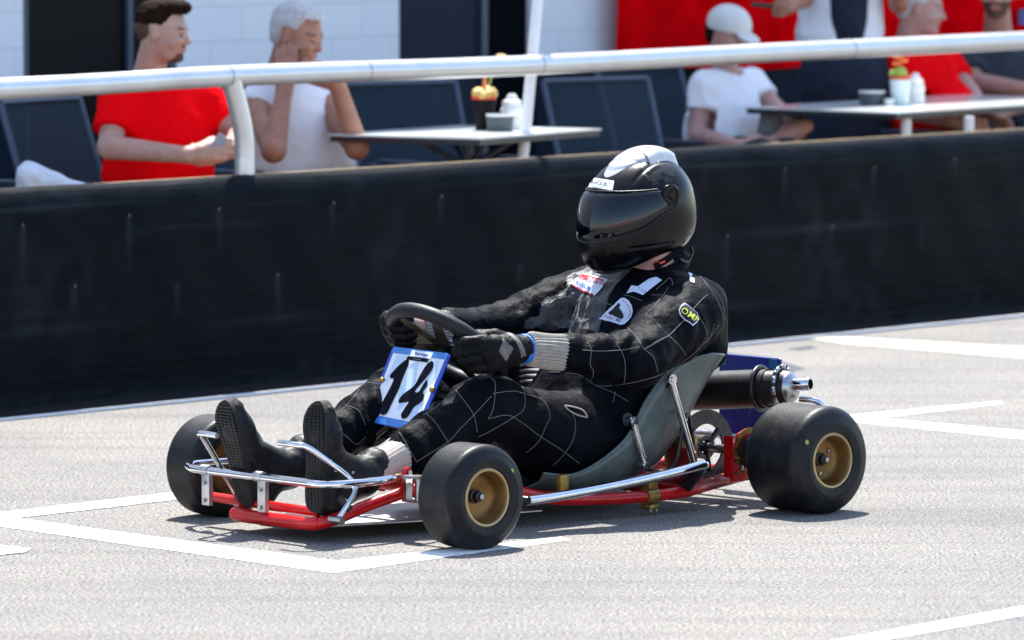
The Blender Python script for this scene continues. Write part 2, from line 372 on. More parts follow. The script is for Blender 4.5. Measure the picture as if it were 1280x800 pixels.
def ell(c, r, k=.02, rot=None, op='+'):
    c = np.array(c, np.float32); r = np.array(r, np.float32); M = np.eye(3, dtype=np.float32) if rot is None else np.array(rot, np.float32)
    def f(P):
        q = (P-c)@M; k0 = np.sqrt(((q/r)**2).sum(-1)); k1 = np.sqrt(((q/(r*r))**2).sum(-1))+1e-6; return k0*(k0-1)/k1
    m = float(r.max())+k*1.5
    return (f, c-m, c+m, k, op)
def cut(c, r, k=.01, rot=None): return ell(c, r, k, rot, '-')
def field_mesh(prims, vox, extra=None, smooth=2, clip=None):
    lo = np.min([p[1] for p in prims if p[4] == '+'], 0)-vox*3; hi = np.max([p[2] for p in prims if p[4] == '+'], 0)+vox*3
    n = np.ceil((hi-lo)/vox).astype(int)+1
    ax = [lo[i]+np.arange(n[i], dtype=np.float32)*vox for i in range(3)]
    D = np.full(tuple(n), .15, np.float32)
    for f, a, b, k, op in prims:
        s = [slice(max(0, int((a[i]-lo[i])/vox)-1), min(n[i], int((b[i]-lo[i])/vox)+3)) for i in range(3)]
        if any(t.start >= t.stop for t in s): continue
        P = np.stack(np.meshgrid(*[ax[i][s[i]] for i in range(3)], indexing='ij'), -1).astype(np.float32)
        d = f(P); O = D[tuple(s)]
        if op == '+': h = np.clip(.5+.5*(O-d)/k, 0, 1); D[tuple(s)] = O*(1-h)+d*h-k*h*(1-h)
        else: d = -d; h = np.clip(.5-.5*(O-d)/k, 0, 1); D[tuple(s)] = O*(1-h)+d*h+k*h*(1-h)
    if extra is not None or clip is not None:
        idx = np.argwhere(np.abs(D) < .03 if clip is None else D < 1)
        P = (lo+idx*vox).astype(np.float32); I = tuple(idx.T)
        if extra is not None:
            w = extra(P); D[I] = D[I]+w
        if clip is not None: D[I] = clip(P, D[I])
    V, F = surface_nets(D); V = lo+V*vox
    if smooth: V = relax(V, F, smooth)
    return V, F
def surface_nets(D):
    S = D < 0; nx, ny, nz = D.shape
    cs = [(i, j, k) for i in (0, 1) for j in (0, 1) for k in (0, 1)]
    cnt = sum(S[i:nx-1+i, j:ny-1+j, k:nz-1+k].astype(np.int8) for i, j, k in cs)
    act = (cnt > 0) & (cnt < 8); C = np.argwhere(act); ids = np.full(act.shape, -1, np.int32); ids[tuple(C.T)] = np.arange(len(C))
    acc = np.zeros((len(C), 3), np.float32); num = np.zeros(len(C), np.float32)
    for a in cs:
        for dim in range(3):
            if a[dim]: continue
            b = list(a); b[dim] = 1
            ia = tuple((C+np.array(a)).T); ib = tuple((C+np.array(b)).T); da = D[ia]; db = D[ib]; m = (da < 0) != (db < 0)
            t = np.where(m, da/np.where(m, da-db, 1), 0); p = np.repeat(np.array([a], np.float32), len(C), 0); p[:, dim] += t
            acc += p*m[:, None]; num += m
    V = C+acc/num[:, None]; F = []
    for dim in range(3):
        sl0 = [slice(None)]*3; sl1 = [slice(None)]*3; sl0[dim] = slice(0, -1); sl1[dim] = slice(1, None)
        m = S[tuple(sl0)] != S[tuple(sl1)]; E = np.argwhere(m); o1, o2 = (dim+1) % 3, (dim+2) % 3
        E = E[(E[:, o1] > 0) & (E[:, o2] > 0) & (E[:, o1] < D.shape[o1]-1) & (E[:, o2] < D.shape[o2]-1)]
        ins = S[tuple(E.T)]; q = []
        for d1, d2 in ((-1, -1), (0, -1), (0, 0), (-1, 0)):
            e = E.copy(); e[:, o1] += d1; e[:, o2] += d2; q.append(ids[tuple(e.T)])
        Q = np.stack(q, 1); Q[~ins] = Q[~ins][:, ::-1]; F.append(Q)
    return V, np.concatenate(F)
def relax(V, F, it):
    e = np.concatenate([F[:, [0, 1]], F[:, [1, 2]], F[:, [2, 3]], F[:, [3, 0]]]); n = len(V)
    cnt = np.bincount(e.ravel(), minlength=n).astype(float)
    for i in range(it*2):
        A = np.stack([np.bincount(e[:, 0], V[e[:, 1], d], n)+np.bincount(e[:, 1], V[e[:, 0], d], n) for d in range(3)], 1)/cnt[:, None]
        V = V+(A-V)*(.5 if i % 2 == 0 else -.52 if it > 2 else -.3)
    return V
def np_mesh(name, V, F, mats, parent, zone=None, origin=(0, 0, 0)):
    V = V-np.array(origin); me = bpy.data.meshes.new(name)
    me.vertices.add(len(V)); me.vertices.foreach_set('co', V.astype(np.float32).ravel())
    me.loops.add(F.size); me.loops.foreach_set('vertex_index', F.astype(np.int32).ravel())
    me.polygons.add(len(F)); me.polygons.foreach_set('loop_start', np.arange(0, F.size, 4, dtype=np.int32)); me.update(calc_edges=True); me.validate()
    if zone is not None:
        cen = V[F].mean(1)+np.array(origin); me.polygons.foreach_set('material_index', zone(cen).astype(np.int32))
    o = bpy.data.objects.new(name, me); COL.objects.link(o); o.parent = parent
    for m in mats: me.materials.append(MATS[m])
    me.polygons.foreach_set('use_smooth', [True]*len(F)); return o
def bvh_of(V, F): return BVHTree.FromPolygons([tuple(v) for v in V], [tuple(int(i) for i in f) for f in F])
class Surf:
    """projects outlines that were measured in the side view onto a modelled surface of the kart group"""
    def __init__(s, *vf): s.t = [bvh_of(V, F) for V, F in vf]
    def hit(s, u, v, off=.0012):
        d = Vector(kray(u, v)).normalized(); best = None
        for t in s.t:
            loc, nrm, i, dist = t.ray_cast(Vector(CAMK), d)
            if loc is not None and (best is None or dist < best[2]): best = (loc, nrm, dist)
        if best is None: return None
        n = best[1]
        if n.dot(d) > 0: n = -n
        return best[0]+n*off
    def stitch(s, lines, name, material, parent, r=.0011):
        mb = MB()
        for L in lines:
            P = catmull([(a, b, 0) for a, b in L], 7); cur = []
            for p in P:
                h = s.hit(p[0], p[1], .0006)
                if h is None or (cur and (h-cur[-1]).length > .05):
                    if len(cur) > 1: mb.tube(cur, r, 5, True)
                    cur = []
                    if h is None: continue
                cur.append(h)
            if len(cur) > 1: mb.tube(cur, r, 5, True)
        if not mb.bm.verts: return None
        return mb.build(name, material, parent)
    def decal(s, poly, name, material, parent, off=.002, fine=2.):
        bm = bmesh.new(); vs_ = [bm.verts.new((p[0], p[1], 0)) for p in poly]; bm.faces.new(vs_)
        bmesh.ops.triangulate(bm, faces=bm.faces[:])
        for _ in range(5):
            E = [e for e in bm.edges if e.calc_length() > fine]
            if not E: break
            bmesh.ops.subdivide_edges(bm, edges=E, cuts=1); bmesh.ops.triangulate(bm, faces=[f for f in bm.faces if len(f.verts) > 3])
        return s._finish(bm, name, material, parent, off)
    def text(s, body, o, u, v, name, material, parent, off=.003, bold=0.):
        c = bpy.data.curves.new(name, 'FONT'); c.body = body; c.size = 1; c.offset = bold; c.resolution_u = 3
        t = bpy.data.objects.new(name, c); COL.objects.link(t); bpy.context.view_layer.update()
        me = bpy.data.meshes.new_from_object(t.evaluated_get(bpy.context.evaluated_depsgraph_get())); bpy.data.objects.remove(t)
        bm = bmesh.new(); bm.from_mesh(me); bpy.data.meshes.remove(me)
        for w in bm.verts: x, y = w.co.x, w.co.y; w.co = (o[0]+u[0]*x+v[0]*y, o[1]+u[1]*x+v[1]*y, 0)
        return s._finish(bm, name, material, parent, off)
    def _finish(s, bm, name, material, parent, off):
        dead = []
        for w in bm.verts:
            h = s.hit(w.co.x, w.co.y, off)
            if h is None: dead.append(w)
            else: w.co = h
        bmesh.ops.delete(bm, geom=dead, context='VERTS')
        me = bpy.data.meshes.new(name); bm.to_mesh(me); bm.free(); return link(name, me, material, parent)
def flat_text(body, o, u, v, n, size, name, material, parent, align='CENTER', bold=.0, thick=.0006):
    c = bpy.data.curves.new(name, 'FONT'); c.body = body; c.size = size; c.align_x = align; c.align_y = 'CENTER'; c.offset = bold; c.extrude = thick; c.resolution_u = 3
    t = bpy.data.objects.new(name, c); COL.objects.link(t); bpy.context.view_layer.update()
    me = bpy.data.meshes.new_from_object(t.evaluated_get(bpy.context.evaluated_depsgraph_get())); bpy.data.objects.remove(t)
    u, v, n = Vector(u).normalized(), Vector(v).normalized(), Vector(n).normalized()
    for w in me.vertices: w.co = Vector(o)+u*w.co.x+v*w.co.y+n*w.co.z
    return link(name, me, material, parent, False)

# ================================================================== SETTING
mb = MB(); mb._merge([(-400, -400, 0), (400, -400, 0), (400, 400, 0), (-400, 400, 0)], [(0, 1, 2, 3)])
tag(mb.build('ground', 'asphalt', None, False), kind='structure')

def gpt(u, v, z=.0015):
    d = ray_w(u, v); t = (z-CAM_Z)/d[2]; p = CAMW+d*t; return (p[0], p[1], z)
def ragged(P):
    out = []; rr = random.Random(int(abs(P[0][0]*13+P[0][1])*100))
    for i in range(len(P)):
        a, b = P[i], P[(i+1) % len(P)]; n = max(1, int(math.dist(a, b)/5))
        for k in range(n): t = k/n; out.append((a[0]*(1-t)+b[0]*t+rr.uniform(-.9, .9), a[1]*(1-t)+b[1]*t+(rr.uniform(-.35, .35) if k else 0)))
    return out
def painted(name, polys, m, z=.0015):
    polys = [ragged(P) for P in polys]; mb = MB()
    for i, P in enumerate(polys): mb._merge([gpt(u, v, z+i*.0006) for u, v in P], [tuple(range(len(P)))])
    return tag(mb.build(name, m, None, False), kind='structure')
painted('painted_grid_line', [[(-60, 628), (0, 641), (22, 647.5), (421, 701), (701, 671), (712, 675), (416, 716), (0, 658), (-80, 650)],
                      [(-90, 651), (0, 640.5), (213, 615.5), (520, 580), (530, 588), (219, 624.5), (23, 647)],
                      [(-80, 680), (0, 681), (38, 685.5), (32, 690), (0, 693), (-80, 702)]], 'line_white')
painted('painted_grid_line', [[(1010, 806), (1400, 735), (1400, 748), (1060, 808)]], 'line_white')
painted('painted_grid_line', [[(1060, 519), (1250, 501.5), (1256, 504), (1098, 522.5), (1340, 544), (1340, 555), (1070, 527.5), (1040, 524)]], 'line_white')
painted('painted_pit_line', [[(1011, 423), (1045, 420.5), (1280, 433.5), (1360, 438), (1360, 453), (1280, 448), (1060, 430)]], 'line_cream')
painted('dark_tarmac_patch', [[(846, 443), (900, 440), (962, 446), (1008, 461.5), (985, 465), (940, 468), (846, 472)], [(985, 436), (1012, 432), (1022, 434.5), (1000, 437.5)]], 'dark_patch', .001)  # flat blue-grey patches on the tarmac behind the kart
# painted edge line at the foot of the barrier
mb = MB()
mb._merge([wp(-3, -.085, .0015), wp(9, -.085, .0015), wp(9, -.02, .0015), wp(-3, -.02, .0015)], [(0, 1, 2, 3)])
tag(mb.build('painted_edge_line', 'line_white', None, False), kind='structure')

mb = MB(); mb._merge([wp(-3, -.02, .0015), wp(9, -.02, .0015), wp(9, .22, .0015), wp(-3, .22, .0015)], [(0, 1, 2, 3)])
tag(mb.build('painted_wall_shade', 'wall_shade', None, False), kind='structure')  # barrier's shade on the tarmac, painted as a near-black strip
# ---- pit wall: wooden board wrapped in black sheeting
wall = empty('pit_barrier', wp(0, .2), WROT); wall.scale = (1, 1, .972)
tag(wall, 'low pit barrier covered in scuffed black sheeting, running the whole width behind the kart', 'barrier')
L0, L1 = -3.0, 9.0; nu = 800
prof = [(0, .0), (0, .08), (-.001, .16), (-.002, .24), (-.002, .32), (-.001, .40), (0, .47), (0, .53), (.001, .57), (.003, .60), (.005, .625), (.010, .645), (.020, .664), (.034, .680), (.052, .690), (.072, .694)]
# refine profile
pr = []
for i in range(len(prof)-1):
    for k in range(3): t = k/3; pr.append((prof[i][0]*(1-t)+prof[i+1][0]*t, prof[i][1]*(1-t)+prof[i+1][1]*t))
pr.append(prof[-1])
S_ = np.linspace(L0, L1, nu); V = []; nv = len(pr)
scr = []
for (u, v) in [(18, 368), (85, 278), (150, 357), (218, 266), (276, 351), (330, 258), (403, 343), (473, 250), (608, 242), (705, 330), (877, 222), (1036, 208), (1147, 206), (1247, 195), (964, 294), (1095, 282), (1204, 279)]:
    d = ray_w(u, v); t = ((W0-CAMW)@WN)/(d@WN); p = CAMW+d*t-W0; scr.append((float(p@WA), float(p[2])))
for s_ in S_:
    sag = .004*math.sin(s_*2.1+.4)+.003*math.sin(s_*5.3)
    for j, (y, z) in enumerate(pr):
        wv = .004*math.sin(s_*3.1+z*4)+.003*math.sin(s_*7.7-z*6)+.0015*math.sin(s_*19+z*13)
        V.append((s_, y+wv*min(1, z*4), z+sag*max(0, z-.5)*4))
V = np.array(V); idx = np.arange(nu*nv).reshape(nu, nv)
F = np.stack([idx[:-1, :-1], idx[1:, :-1], idx[1:, 1:], idx[:-1, 1:]], -1).reshape(-1, 4)
sheet = np_mesh('black_sheeting', V, F, ['black_sheet'], wall)
dirt = np.zeros(len(V)); rs = np.random.RandomState(5)
for (sx, sz) in scr:
    ln = rs.uniform(.07, .22); below = (sz-V[:, 2])
    dirt += .38*np.exp(-((V[:, 0]-sx)/.012)**2)*np.clip(1-below/ln, 0, 1)*(below > 0)
for _ in range(26):
    z0 = rs.uniform(.1, .62); s0 = rs.uniform(L0, L1); ln = rs.uniform(.2, 1.2); sl = rs.uniform(-.03, .03)
    dirt += rs.uniform(.08, .28)*np.exp(-((V[:, 2]-z0-sl*(V[:, 0]-s0))/.007)**2)*np.exp(-((V[:, 0]-s0)/ln)**4)
q = V.astype(np.float32)*np.array([1, 1, 1], np.float32)
dirt += .25*np.clip(vnoise(q, 3)*vnoise(q, 17, 5)-.3, 0, 1)+.30*np.clip(1-V[:, 2]/.05, 0, 1)*vnoise(q, 23, 9)
dirt += .32*np.exp(-((V[:, 2]-.627-.008*np.sin(V[:, 0]*2.3))/.007)**2)*np.clip(vnoise(q, 1.6, 2)*1.8-.4, 0, 1)
at = sheet.data.attributes.new('dirt', 'FLOAT', 'POINT'); at.data.foreach_set('value', np.clip(dirt, 0, 1).astype(np.float32))
MB().box(((L0+L1)/2, .088, .347), (L1-L0, .018, .694)).build('board', 'board', wall, False)
for (sx, sz) in scr:
    MB().lathe([(0, .0001), (0, .0045), (-.003, .0058), (-.0035, .0)], (sx, -.001, sz), (0, 1, 0), 10).build('screw', 'rust', wall)
# hand rail of silver tube on its bent posts
rail = empty('hand_rail', wp(0, .3), WROT)
tag(rail, 'silver tube hand rail running above the black barrier', 'rail')
def wl(u, v, d=.3):
    dd = ray_w(u, v); t = ((W0+WN*d-CAMW)@WN)/(dd@WN); p = CAMW+dd*t-W0; return (float(p@WA), d-.3, float(p[2]))
rp = [(-3, 0, .985)]+[wl(u, v) for u, v in [(0, 111), (290, 95), (640, 82.5), (960, 66), (1280, 50.5)]]+[(9, 0, 1.03)]
MB().tube(catmull(rp, 10), .0345, 28).build('rail_tube', 'rail', rail)
for u in (283, 456, 672, 1062):
    v = 98-(u)*.038
    p = Vector(wl(u, v)); s0 = min(range(len(rp)-1), key=lambda i: abs((rp[i][0]+rp[i+1][0])/2-p.x))
    a, b = Vector(rp[s0]), Vector(rp[s0+1]); f = (p.x-a.x)/(b.x-a.x); c = a.lerp(b, f); t = (b-a).normalized()
    MB().tube([c-t*.0035, c+t*.0035], .0352, 28).build('rail_joint', 'steel', rail)
MB().tube(catmull([wl(289, 98), wl(292, 112), wl(298, 135), wl(304, 165), wl(306, 195), wl(306, 225), (*wl(306, 240)[:2], .02)], 6), .033, 24).build('post', 'rail', rail)
for s_ in (-1.6, 4.9+2.6):
    MB().tube([(s_, 0, 1.0), (s_+.02, 0, .7), (s_+.02, 0, .0)], .033, 24).build('post', 'rail', rail)
pole = MB().tube([wl(649, 235, .45), wl(655, 185, .45), wl(665, 80, .45), wl(672, 0, .45), wl(681, -120, .45)], .0195, 16).build('leaning_pole', 'pole_white', None)
pole.data.transform(Matrix.Translation(Vector(wp(0, .3))) @ Matrix.Rotation(WROT, 4, 'Z'))
bot = MB()
tag(pole, 'thin white pole leaning behind the hand rail, beside the table with the dark plant pot', 'pole')

# ---- clubhouse behind the terrace
bd = empty('clubhouse', wp(0, 3.2), WROT)
tag(bd, 'white block building with dark doors behind the seated spectators', 'building')
H = 7.0
def seg(name, s0, s1, z0, z1, y, th, m, bev=0): return MB().box(((s0+s1)/2, y+th/2, (z0+z1)/2), (s1-s0, th, z1-z0), bev=bev).build(name, m, bd, False)
PL = .82
for (a, b) in [(-6, 3.28), (4.13, 5.45), (6.30, 16)]:
    seg('block_wall', a, b, PL, H, 0, .3, 'white_blocks'); seg('plinth', a, b, 0, PL, -.02, .34, 'plinth')
for (a, b) in [(3.28, 4.13), (5.45, 6.30)]: seg('block_wall', a, b, 2.3, H, 0, .3, 'white_blocks')
seg('roof_edge', -6.2, 16.2, H, H+.12, -.02, 4.5, 'door_frame')
d1 = seg('glass_door', 3.283, 4.127, .0, 2.297, .02, .03, 'dark_glass')
for (a, b) in ((3.28, 3.31), (3.855, 3.885), (4.09, 4.13)): MB().box(((a+b)/2, .015, 1.145), (b-a-.004, .03, 2.28)).build('door_frame', 'door_frame', d1, False)
d2 = seg('door', 5.453, 5.98, .0, 2.297, .02, .05, 'door_slate')
MB().box((6.0, .04, 1.145), (.036, .07, 2.28)).build('door_frame', 'door_frame', d2, False)
seg('dark_doorway', 6.02, 6.297, 0, 2.297, .03, .02, 'opening')
# shade banner
bn = empty('red_banner', wp(0, 3.13), WROT)
tag(bn, 'wrinkled red banner hung along the white building behind the woman in the cap', 'banner')
ns, nz = 220, 50; s1 = np.linspace(6.76, 12.5, ns); z1 = np.linspace(.80, 2.6, nz)
SS, ZZ = np.meshgrid(s1, z1, indexing='ij'); P3 = np.stack([SS, SS*0, ZZ], -1).astype(np.float32)
Yb = .0+.022*np.sin(SS*2.2+ZZ*2.6)+.014*np.sin(SS*5.1-ZZ*4.2+1)+.03*(vnoise(P3, 4)-.5)
V = np.stack([SS, Yb, ZZ+.02*np.sin(SS*3)], -1).reshape(-1, 3); idx = np.arange(ns*nz).reshape(ns, nz)
F = np.stack([idx[:-1, :-1], idx[1:, :-1], idx[1:, 1:], idx[:-1, 1:]], -1).reshape(-1, 4)
np_mesh('cloth', V, F, ['banner'], bn)
MB().box((11.2, -.1, .98), (3.2, .01, .07)).build('blue_stripe', 'banner_blue', bn, False)
MB().tube([(6.78, -.0, 2.62), (12.5, -.0, 2.62)], .02).build('pole', 'steel', bn)
for s_ in (12.46,): MB().tube([(s_, .02, 0), (s_, .02, 2.62)], .018).build('pole', 'steel', bn)
# red and white blocks lining the far side of the track, behind the camera (mirrored in the visor, heightened to cover the pale horizon there)
V_ = []; F_ = []; mi_ = []; cs_ = [(-.25, 0), (-.25, .85), (-.15, .95), (.15, .95), (.25, .85), (.25, 0)]
for i in range(37):
    for (a, b) in cs_: V_.append((-18+i, a, b))
for i in range(36):
    for k in range(5): F_.append((i*6+k, i*6+k+1, (i+1)*6+k+1, (i+1)*6+k))
kb = np_mesh('unseen_track_wall', np.array(V_, float), np.array(F_), ['plate_white', 'red_paint'], None, lambda c: (np.floor(c[:, 0]+18.01).astype(int) % 2))
kb.scale = (1, 1, 2.1); kb.location = (0, -2.6, 0); kb.rotation_euler = (0, 0, R(-8))
kb.data.polygons.foreach_set('use_smooth', [False]*len(kb.data.polygons))
tag(kb, 'unseen red and white striped wall along the far edge of the track, heightened for the visor', 'wall')

# ================================================================== KART
kart = empty('racing_kart', tuple(KO), KROT)
tag(kart, 'low red framed racing kart with gold wheels and number 14 plate, on the painted grid', 'kart')
def kp(name, m, mb, parent=None, smooth=True): return mb.build(name, m, parent or kart, smooth)

def make_wheel(c, Rr, w, side, steer=0., rear=False):
    ax = Vector((math.sin(-steer)*side*0+0, side, 0))
    M = Matrix.Translation(Vector(c)) @ Matrix.Rotation(steer, 4, 'Z')
    h = w/2; ri = .069
    sh = .032 if not rear else .042
    # rim: lip, barrel, dished disc
    rim = MB().lathe([(h-.006, ri+.004), (h-.001, ri+.002), (h-.001, ri-.003), (h-.010, ri-.006), (h-.014, ri-.008), (h-.035, ri-.010), (h-.045, ri-.014), (h-.050, ri-.022), (h-.051, .016), (h-.051, .0)], (0, 0, 0), ax, 64)
    rim.lathe([(-h+.006, ri+.004), (-h+.001, ri), (-h+.010, ri-.006), (-h+.05, ri-.010), (-h+.055, .016), (-h+.055, 0)], (0, 0, 0), ax, 64)
    wo = rim.build('wheel', 'gold', kart); wo.matrix_local = M
    lip = MB().lathe([(h-.010, ri+.0045), (h-.001, ri+.0045), (h+.001, ri+.001), (h, ri-.003), (h-.006, ri-.005)], (0, 0, 0), ax, 64).build('rim_lip', 'gold_lip', wo)
    pr_ = [(-h+.008, ri), (-h-.002, ri+.006), (-h-.006, ri+.02), (-h-.004, Rr-sh*.8)]
    for k in range(9):
        a = R(80-k*10); pr_.append((-h+sh*.62-sh*.66*math.sin(a), Rr-sh*.85+sh*.85*math.cos(a)))
    pr_.append((-h+sh*.8, Rr))
    full = pr_+[(-x, y) for x, y in reversed(pr_)]
    ty = MB().lathe(full, (0, 0, 0), ax, 96).build('tyre', 'rubber', wo)
    MB().lathe([(h-.002-.003, Rr-sh*1.15), (h+.0065, Rr-sh*1.08), (h+.0055, Rr-sh*1.02)], (0, 0, 0), ax, 96).build('sidewall_rib', 'rubber', wo)
    hub = MB().lathe([(h-.052, .0175), (h-.044, .0175), (h-.042, .013), (h-.030, .012), (h-.028, .009), (h-.028, 0)], (0, 0, 0), ax, 24).build('hub', 'black_metal', wo)
    MB().lathe([(h-.030, .007), (h-.020, .007), (h-.019, .004), (h-.022, .0)], (0, 0, 0), ax, 6).build('axle_nut', 'steel', wo)
    if rear:
        for k in range(3):
            a = 2*math.pi*k/3+.5; MB().lathe([(h-.052, .006), (h-.044, .006), (h-.043, 0)], (.038*math.cos(a), 0, .038*math.sin(a)), ax, 6).build('wheel_bolt', 'steel', wo)
    MB().tube([(math.cos(.6)*.055, side*(h-.05), math.sin(.6)*.055), (math.cos(.6)*.055, side*(h-.025), math.sin(.6)*.055)], .003, 8).build('valve', 'black_metal', wo)
    dot = MB().lathe([(h+.0050, .0001), (h+.0052, .006), (h+.003, .0065)], (math.sin(.9)*.098*-1, 0, math.cos(.9)*.098) if not rear else (.10, 0, .055), ax, 14)
    dot.build('paint_dot', 'cactus_green', wo)
    return wo
make_wheel((.594, .490, .13), .13, .124, 1)
make_wheel((.594, -.490, .13), .13, .124, -1)
make_wheel((-.594, .474, .14), .14, .196, 1, rear=True)
make_wheel((-.594, -.474, .14), .14, .196, -1, rear=True)

# chassis tubes
f = MB(); r0 = .0155
left = [(.80, .0, .045), (.80, .12, .047), (.775, .17, .055), (.66, .20, .092), (.53, .225, .122), (.40, .245, .125), (.27, .255, .105), (.12, .255, .070), (-.03, .245, .054), (-.2, .262, .050), (-.36, .262, .052), (-.5, .225, .060), (-.70, .165, .068)]
right = [(x, -y, z) for x, y, z in left]
f.tube(catmull(left, 6), r0, 16); f.tube(catmull([(x, -y, z) for x, y, z in left], 6), r0, 16)
f.tube(catmull([(.80, -.17, .047), (.805, -.13, .045), (.805, 0, .045), (.805, .12, .046), (.795, .15, .05)], 5), .0175, 16)
f.tube([(.755, -.335, .075), (.765, -.1, .072), (.765, .12, .070)], .0125, 14)
f.tube([(.10, -.255, .07), (.10, .255, .07)], r0); f.tube([(-.36, -.26, .052), (-.36, .26, .052)], r0); f.tube([(-.70, -.30, .068), (-.70, .30, .068)], .014)
f.tube([(.53, -.225, .122), (.53, .225, .122)], .013)
f.tube([(.45, .0, .1), (.53, .0, .12)], .01)
kp('frame', 'red_paint', f)
kp('rear_frame_tube', 'red_worn', MB().tube([(-.36, .262, .0545), (-.5, .2275, .0625), (-.66, .172, .0705)], .0162, 16))
# kingpin yoke and stub axle each side
for s in (1, -1):
    y = MB(); y.tube([(.594, s*.30, .10), (.594, s*.30, .165)], .012); y.box((.594, s*.28, .10), (.03, .06, .006)); y.box((.594, s*.28, .16), (.03, .06, .006)); y.box((.594, s*.255, .13), (.02, .012, .06))
    y.tube([(.594, s*.30, .13), (.594, s*.44, .13)], .0085)
    kp('stub_axle', 'steel', y)
# red bumper lug beside the near front wheel
lug = MB(); lug.prism([(-.018, -.03), (.018, -.03), (.010, .022), (.004, .029), (-.004, .029), (-.010, .022)], (.575, .232, .150), (1, 0, 0), (0, 0, 1), (0, 1, 0), .014)
lugo = kp('bumper_lug', 'red_paint', lug); MB().lathe([(0, 0), (0, .006), (.006, .006), (.006, 0)], (.575, .238, .166), (0, 1, 0), 8).build('bolt', 'steel', lugo)
# front bumper
bump = MB(); bump.tube(catmull([(.60, -.40, .150), (.70, -.400, .151), (.765, -.392, .151), (.80, -.345, .150), (.818, -.28, .150), (.820, -.03, .150), (.820, .10, .150), (.820, .165, .150), (.800, .205, .150), (.74, .222, .150), (.66, .222, .151), (.62, .218, .153)], 7), .0105, 16)
bump.tube([(.62, .218, .153), (.585, .218, .155)], [.0105, .006], 12)
bo = kp('front_bumper', 'chrome', bump)
MB().box((.585, .216, .152), (.035, .010, .020), bev=.002).build('bumper_end', 'brass', bo)
for (y, y2) in ((-.265, -.25), (-.055, -.02)):
    b = MB(); b.box((.818, (y+y2)/2, .108), (.014, .030, .092), bev=.002); b.tube([(.818, y-.012, .151), (.818, y+.018, .151)], .0135, 14)
    bb = kp('bumper_bracket', 'alu', b)
    for z in (.075, .12): MB().lathe([(0, 0), (0, .005), (.006, .005), (.006, 0)], (.826, (y+y2)/2, z), (1, 0, 0), 6).build('bolt', 'steel', bb)
# pedals: bent chrome rod
def pedal(sy, tipz, dx=0., k=1.):
    pts = [(.79+dx, sy+.01*k, .062), (.765+dx, sy+.02*k, .10), (.742+dx, sy+.02*k, .135), (.75+dx, sy+.005*k, .165), (.80+dx, sy-.01*k, .205), (.852+dx, sy-.03*k, tipz-.006), (.872+dx, sy-.055*k, tipz), (.872+dx, sy-.115*k, tipz+.001)]
    return kp('pedal', 'chrome', MB().tube(catmull(pts, 7), .0075, 14))
pL = pedal(.205, .250)
MB().tube([(.79, .19, .062), (.79, .235, .062)], .010).build('pedal_pivot', 'steel', pL)
MB().tube([(.75, .215, .085), (.78, .205, .12)], .011).build('pedal_clamp', 'black_metal', pL)
ptsR = [(.74, -.215, .065), (.78, -.215, .12), (.83, -.215, .19), (.865, -.215, .240), (.885, -.205, .252), (.888, -.18, .254), (.886, -.135, .252)]
pR = kp('pedal', 'chrome', MB().tube(catmull(ptsR, 7), .0075, 14))
MB().tube([(.74, -.24, .065), (.74, -.20, .065)], .010).build('pedal_pivot', 'steel', pR)
# linkage rods
kp('brake_rod', 'steel', MB().tube([(.755, .155, .17), (.60, .165, .165), (.45, .11, .17)], .004).tube([(.70, .16, .169), (.62, .165, .166)], .0075, 10))
kp('tie_rod', 'steel', MB().tube([(.50, .27, .14), (.46, .06, .17)], .005).tube([(.49, .20, .149), (.475, .13, .16)], .0075, 10))
kp('tie_rod', 'steel', MB().tube([(.50, -.27, .14), (.46, -.06, .17)], .005))
kp('steering_arm', 'steel', MB().tube([(.594, .30, .14), (.50, .27, .14)], .007).ball((.50, .27, .14), .011))
kp('steering_arm', 'steel', MB().box((.47, .07, .165), (.03, .05, .012), bev=.002).ball((.46, .06, .172), .011))
kp('throttle_cable', 'black_metal', MB().tube(catmull([(.70, -.18, .14), (.5, -.10, .13), (.36, .02, .16), (.33, .1, .12), (.2, .2, .075), (-.1, .23, .072)], 6), .0028, 8))
# floor tray
ft = MB(); ft.prism([(.78, -.15), (.78, .13), (.50, .20), (.12, .235), (.12, -.235), (.50, -.20), (.78, -.15)][:-1], (0, 0, .036), (1, 0, 0), (0, 1, 0), (0, 0, 1), .003)
kp('floor_tray', 'alu', ft, smooth=False)

# steering: wheel, column, plate
SC = Vector((.236, 0, .448)); sn = Vector((-.643, 0, .766)); st = Vector((.766, 0, .643)); sy = Vector((0, 1, 0))
ring = [SC+st*(.155*math.cos(a))+sy*(.155*math.sin(a)) for a in np.linspace(0, 2*math.pi, 64, endpoint=False)]
sw = kp('steering_wheel', 'grip', MB().tube(ring, .0195, 18, closed=True))
for a in (R(90), R(-90), R(180), R(28), R(-28)):
    d = st*math.cos(a)+sy*math.sin(a); n_ = sn.cross(d)
    MB().prism([(.02, -.020), (.142, -.012), (.142, .012), (.02, .020)], SC-sn*.006, d, n_, sn, .004).build('spoke', 'olive_metal', sw, False)
hubp = MB().lathe([(-.012, 0), (-.012, .032), (.006, .032), (.008, .028), (.008, 0)], SC, sn, 24).build('wheel_hub', 'black_metal', sw)
for k in range(6):
    a = k*math.pi/3; MB().lathe([(0, .005), (.005, .005), (.005, 0)], SC+st*.022*math.cos(a)+sy*.022*math.sin(a)+sn*.007, sn, 8).build('bolt', 'steel', sw)
col = MB().tube([SC, SC-sn*.20], .011).tube([SC-sn*.02, SC-sn*.10], .017)
kp('steering_column', 'black_metal', col)
kp('column_support', 'black_metal', MB().tube([(.46, -.20, .118), SC-sn*.19, (.46, .20, .118)], .009))
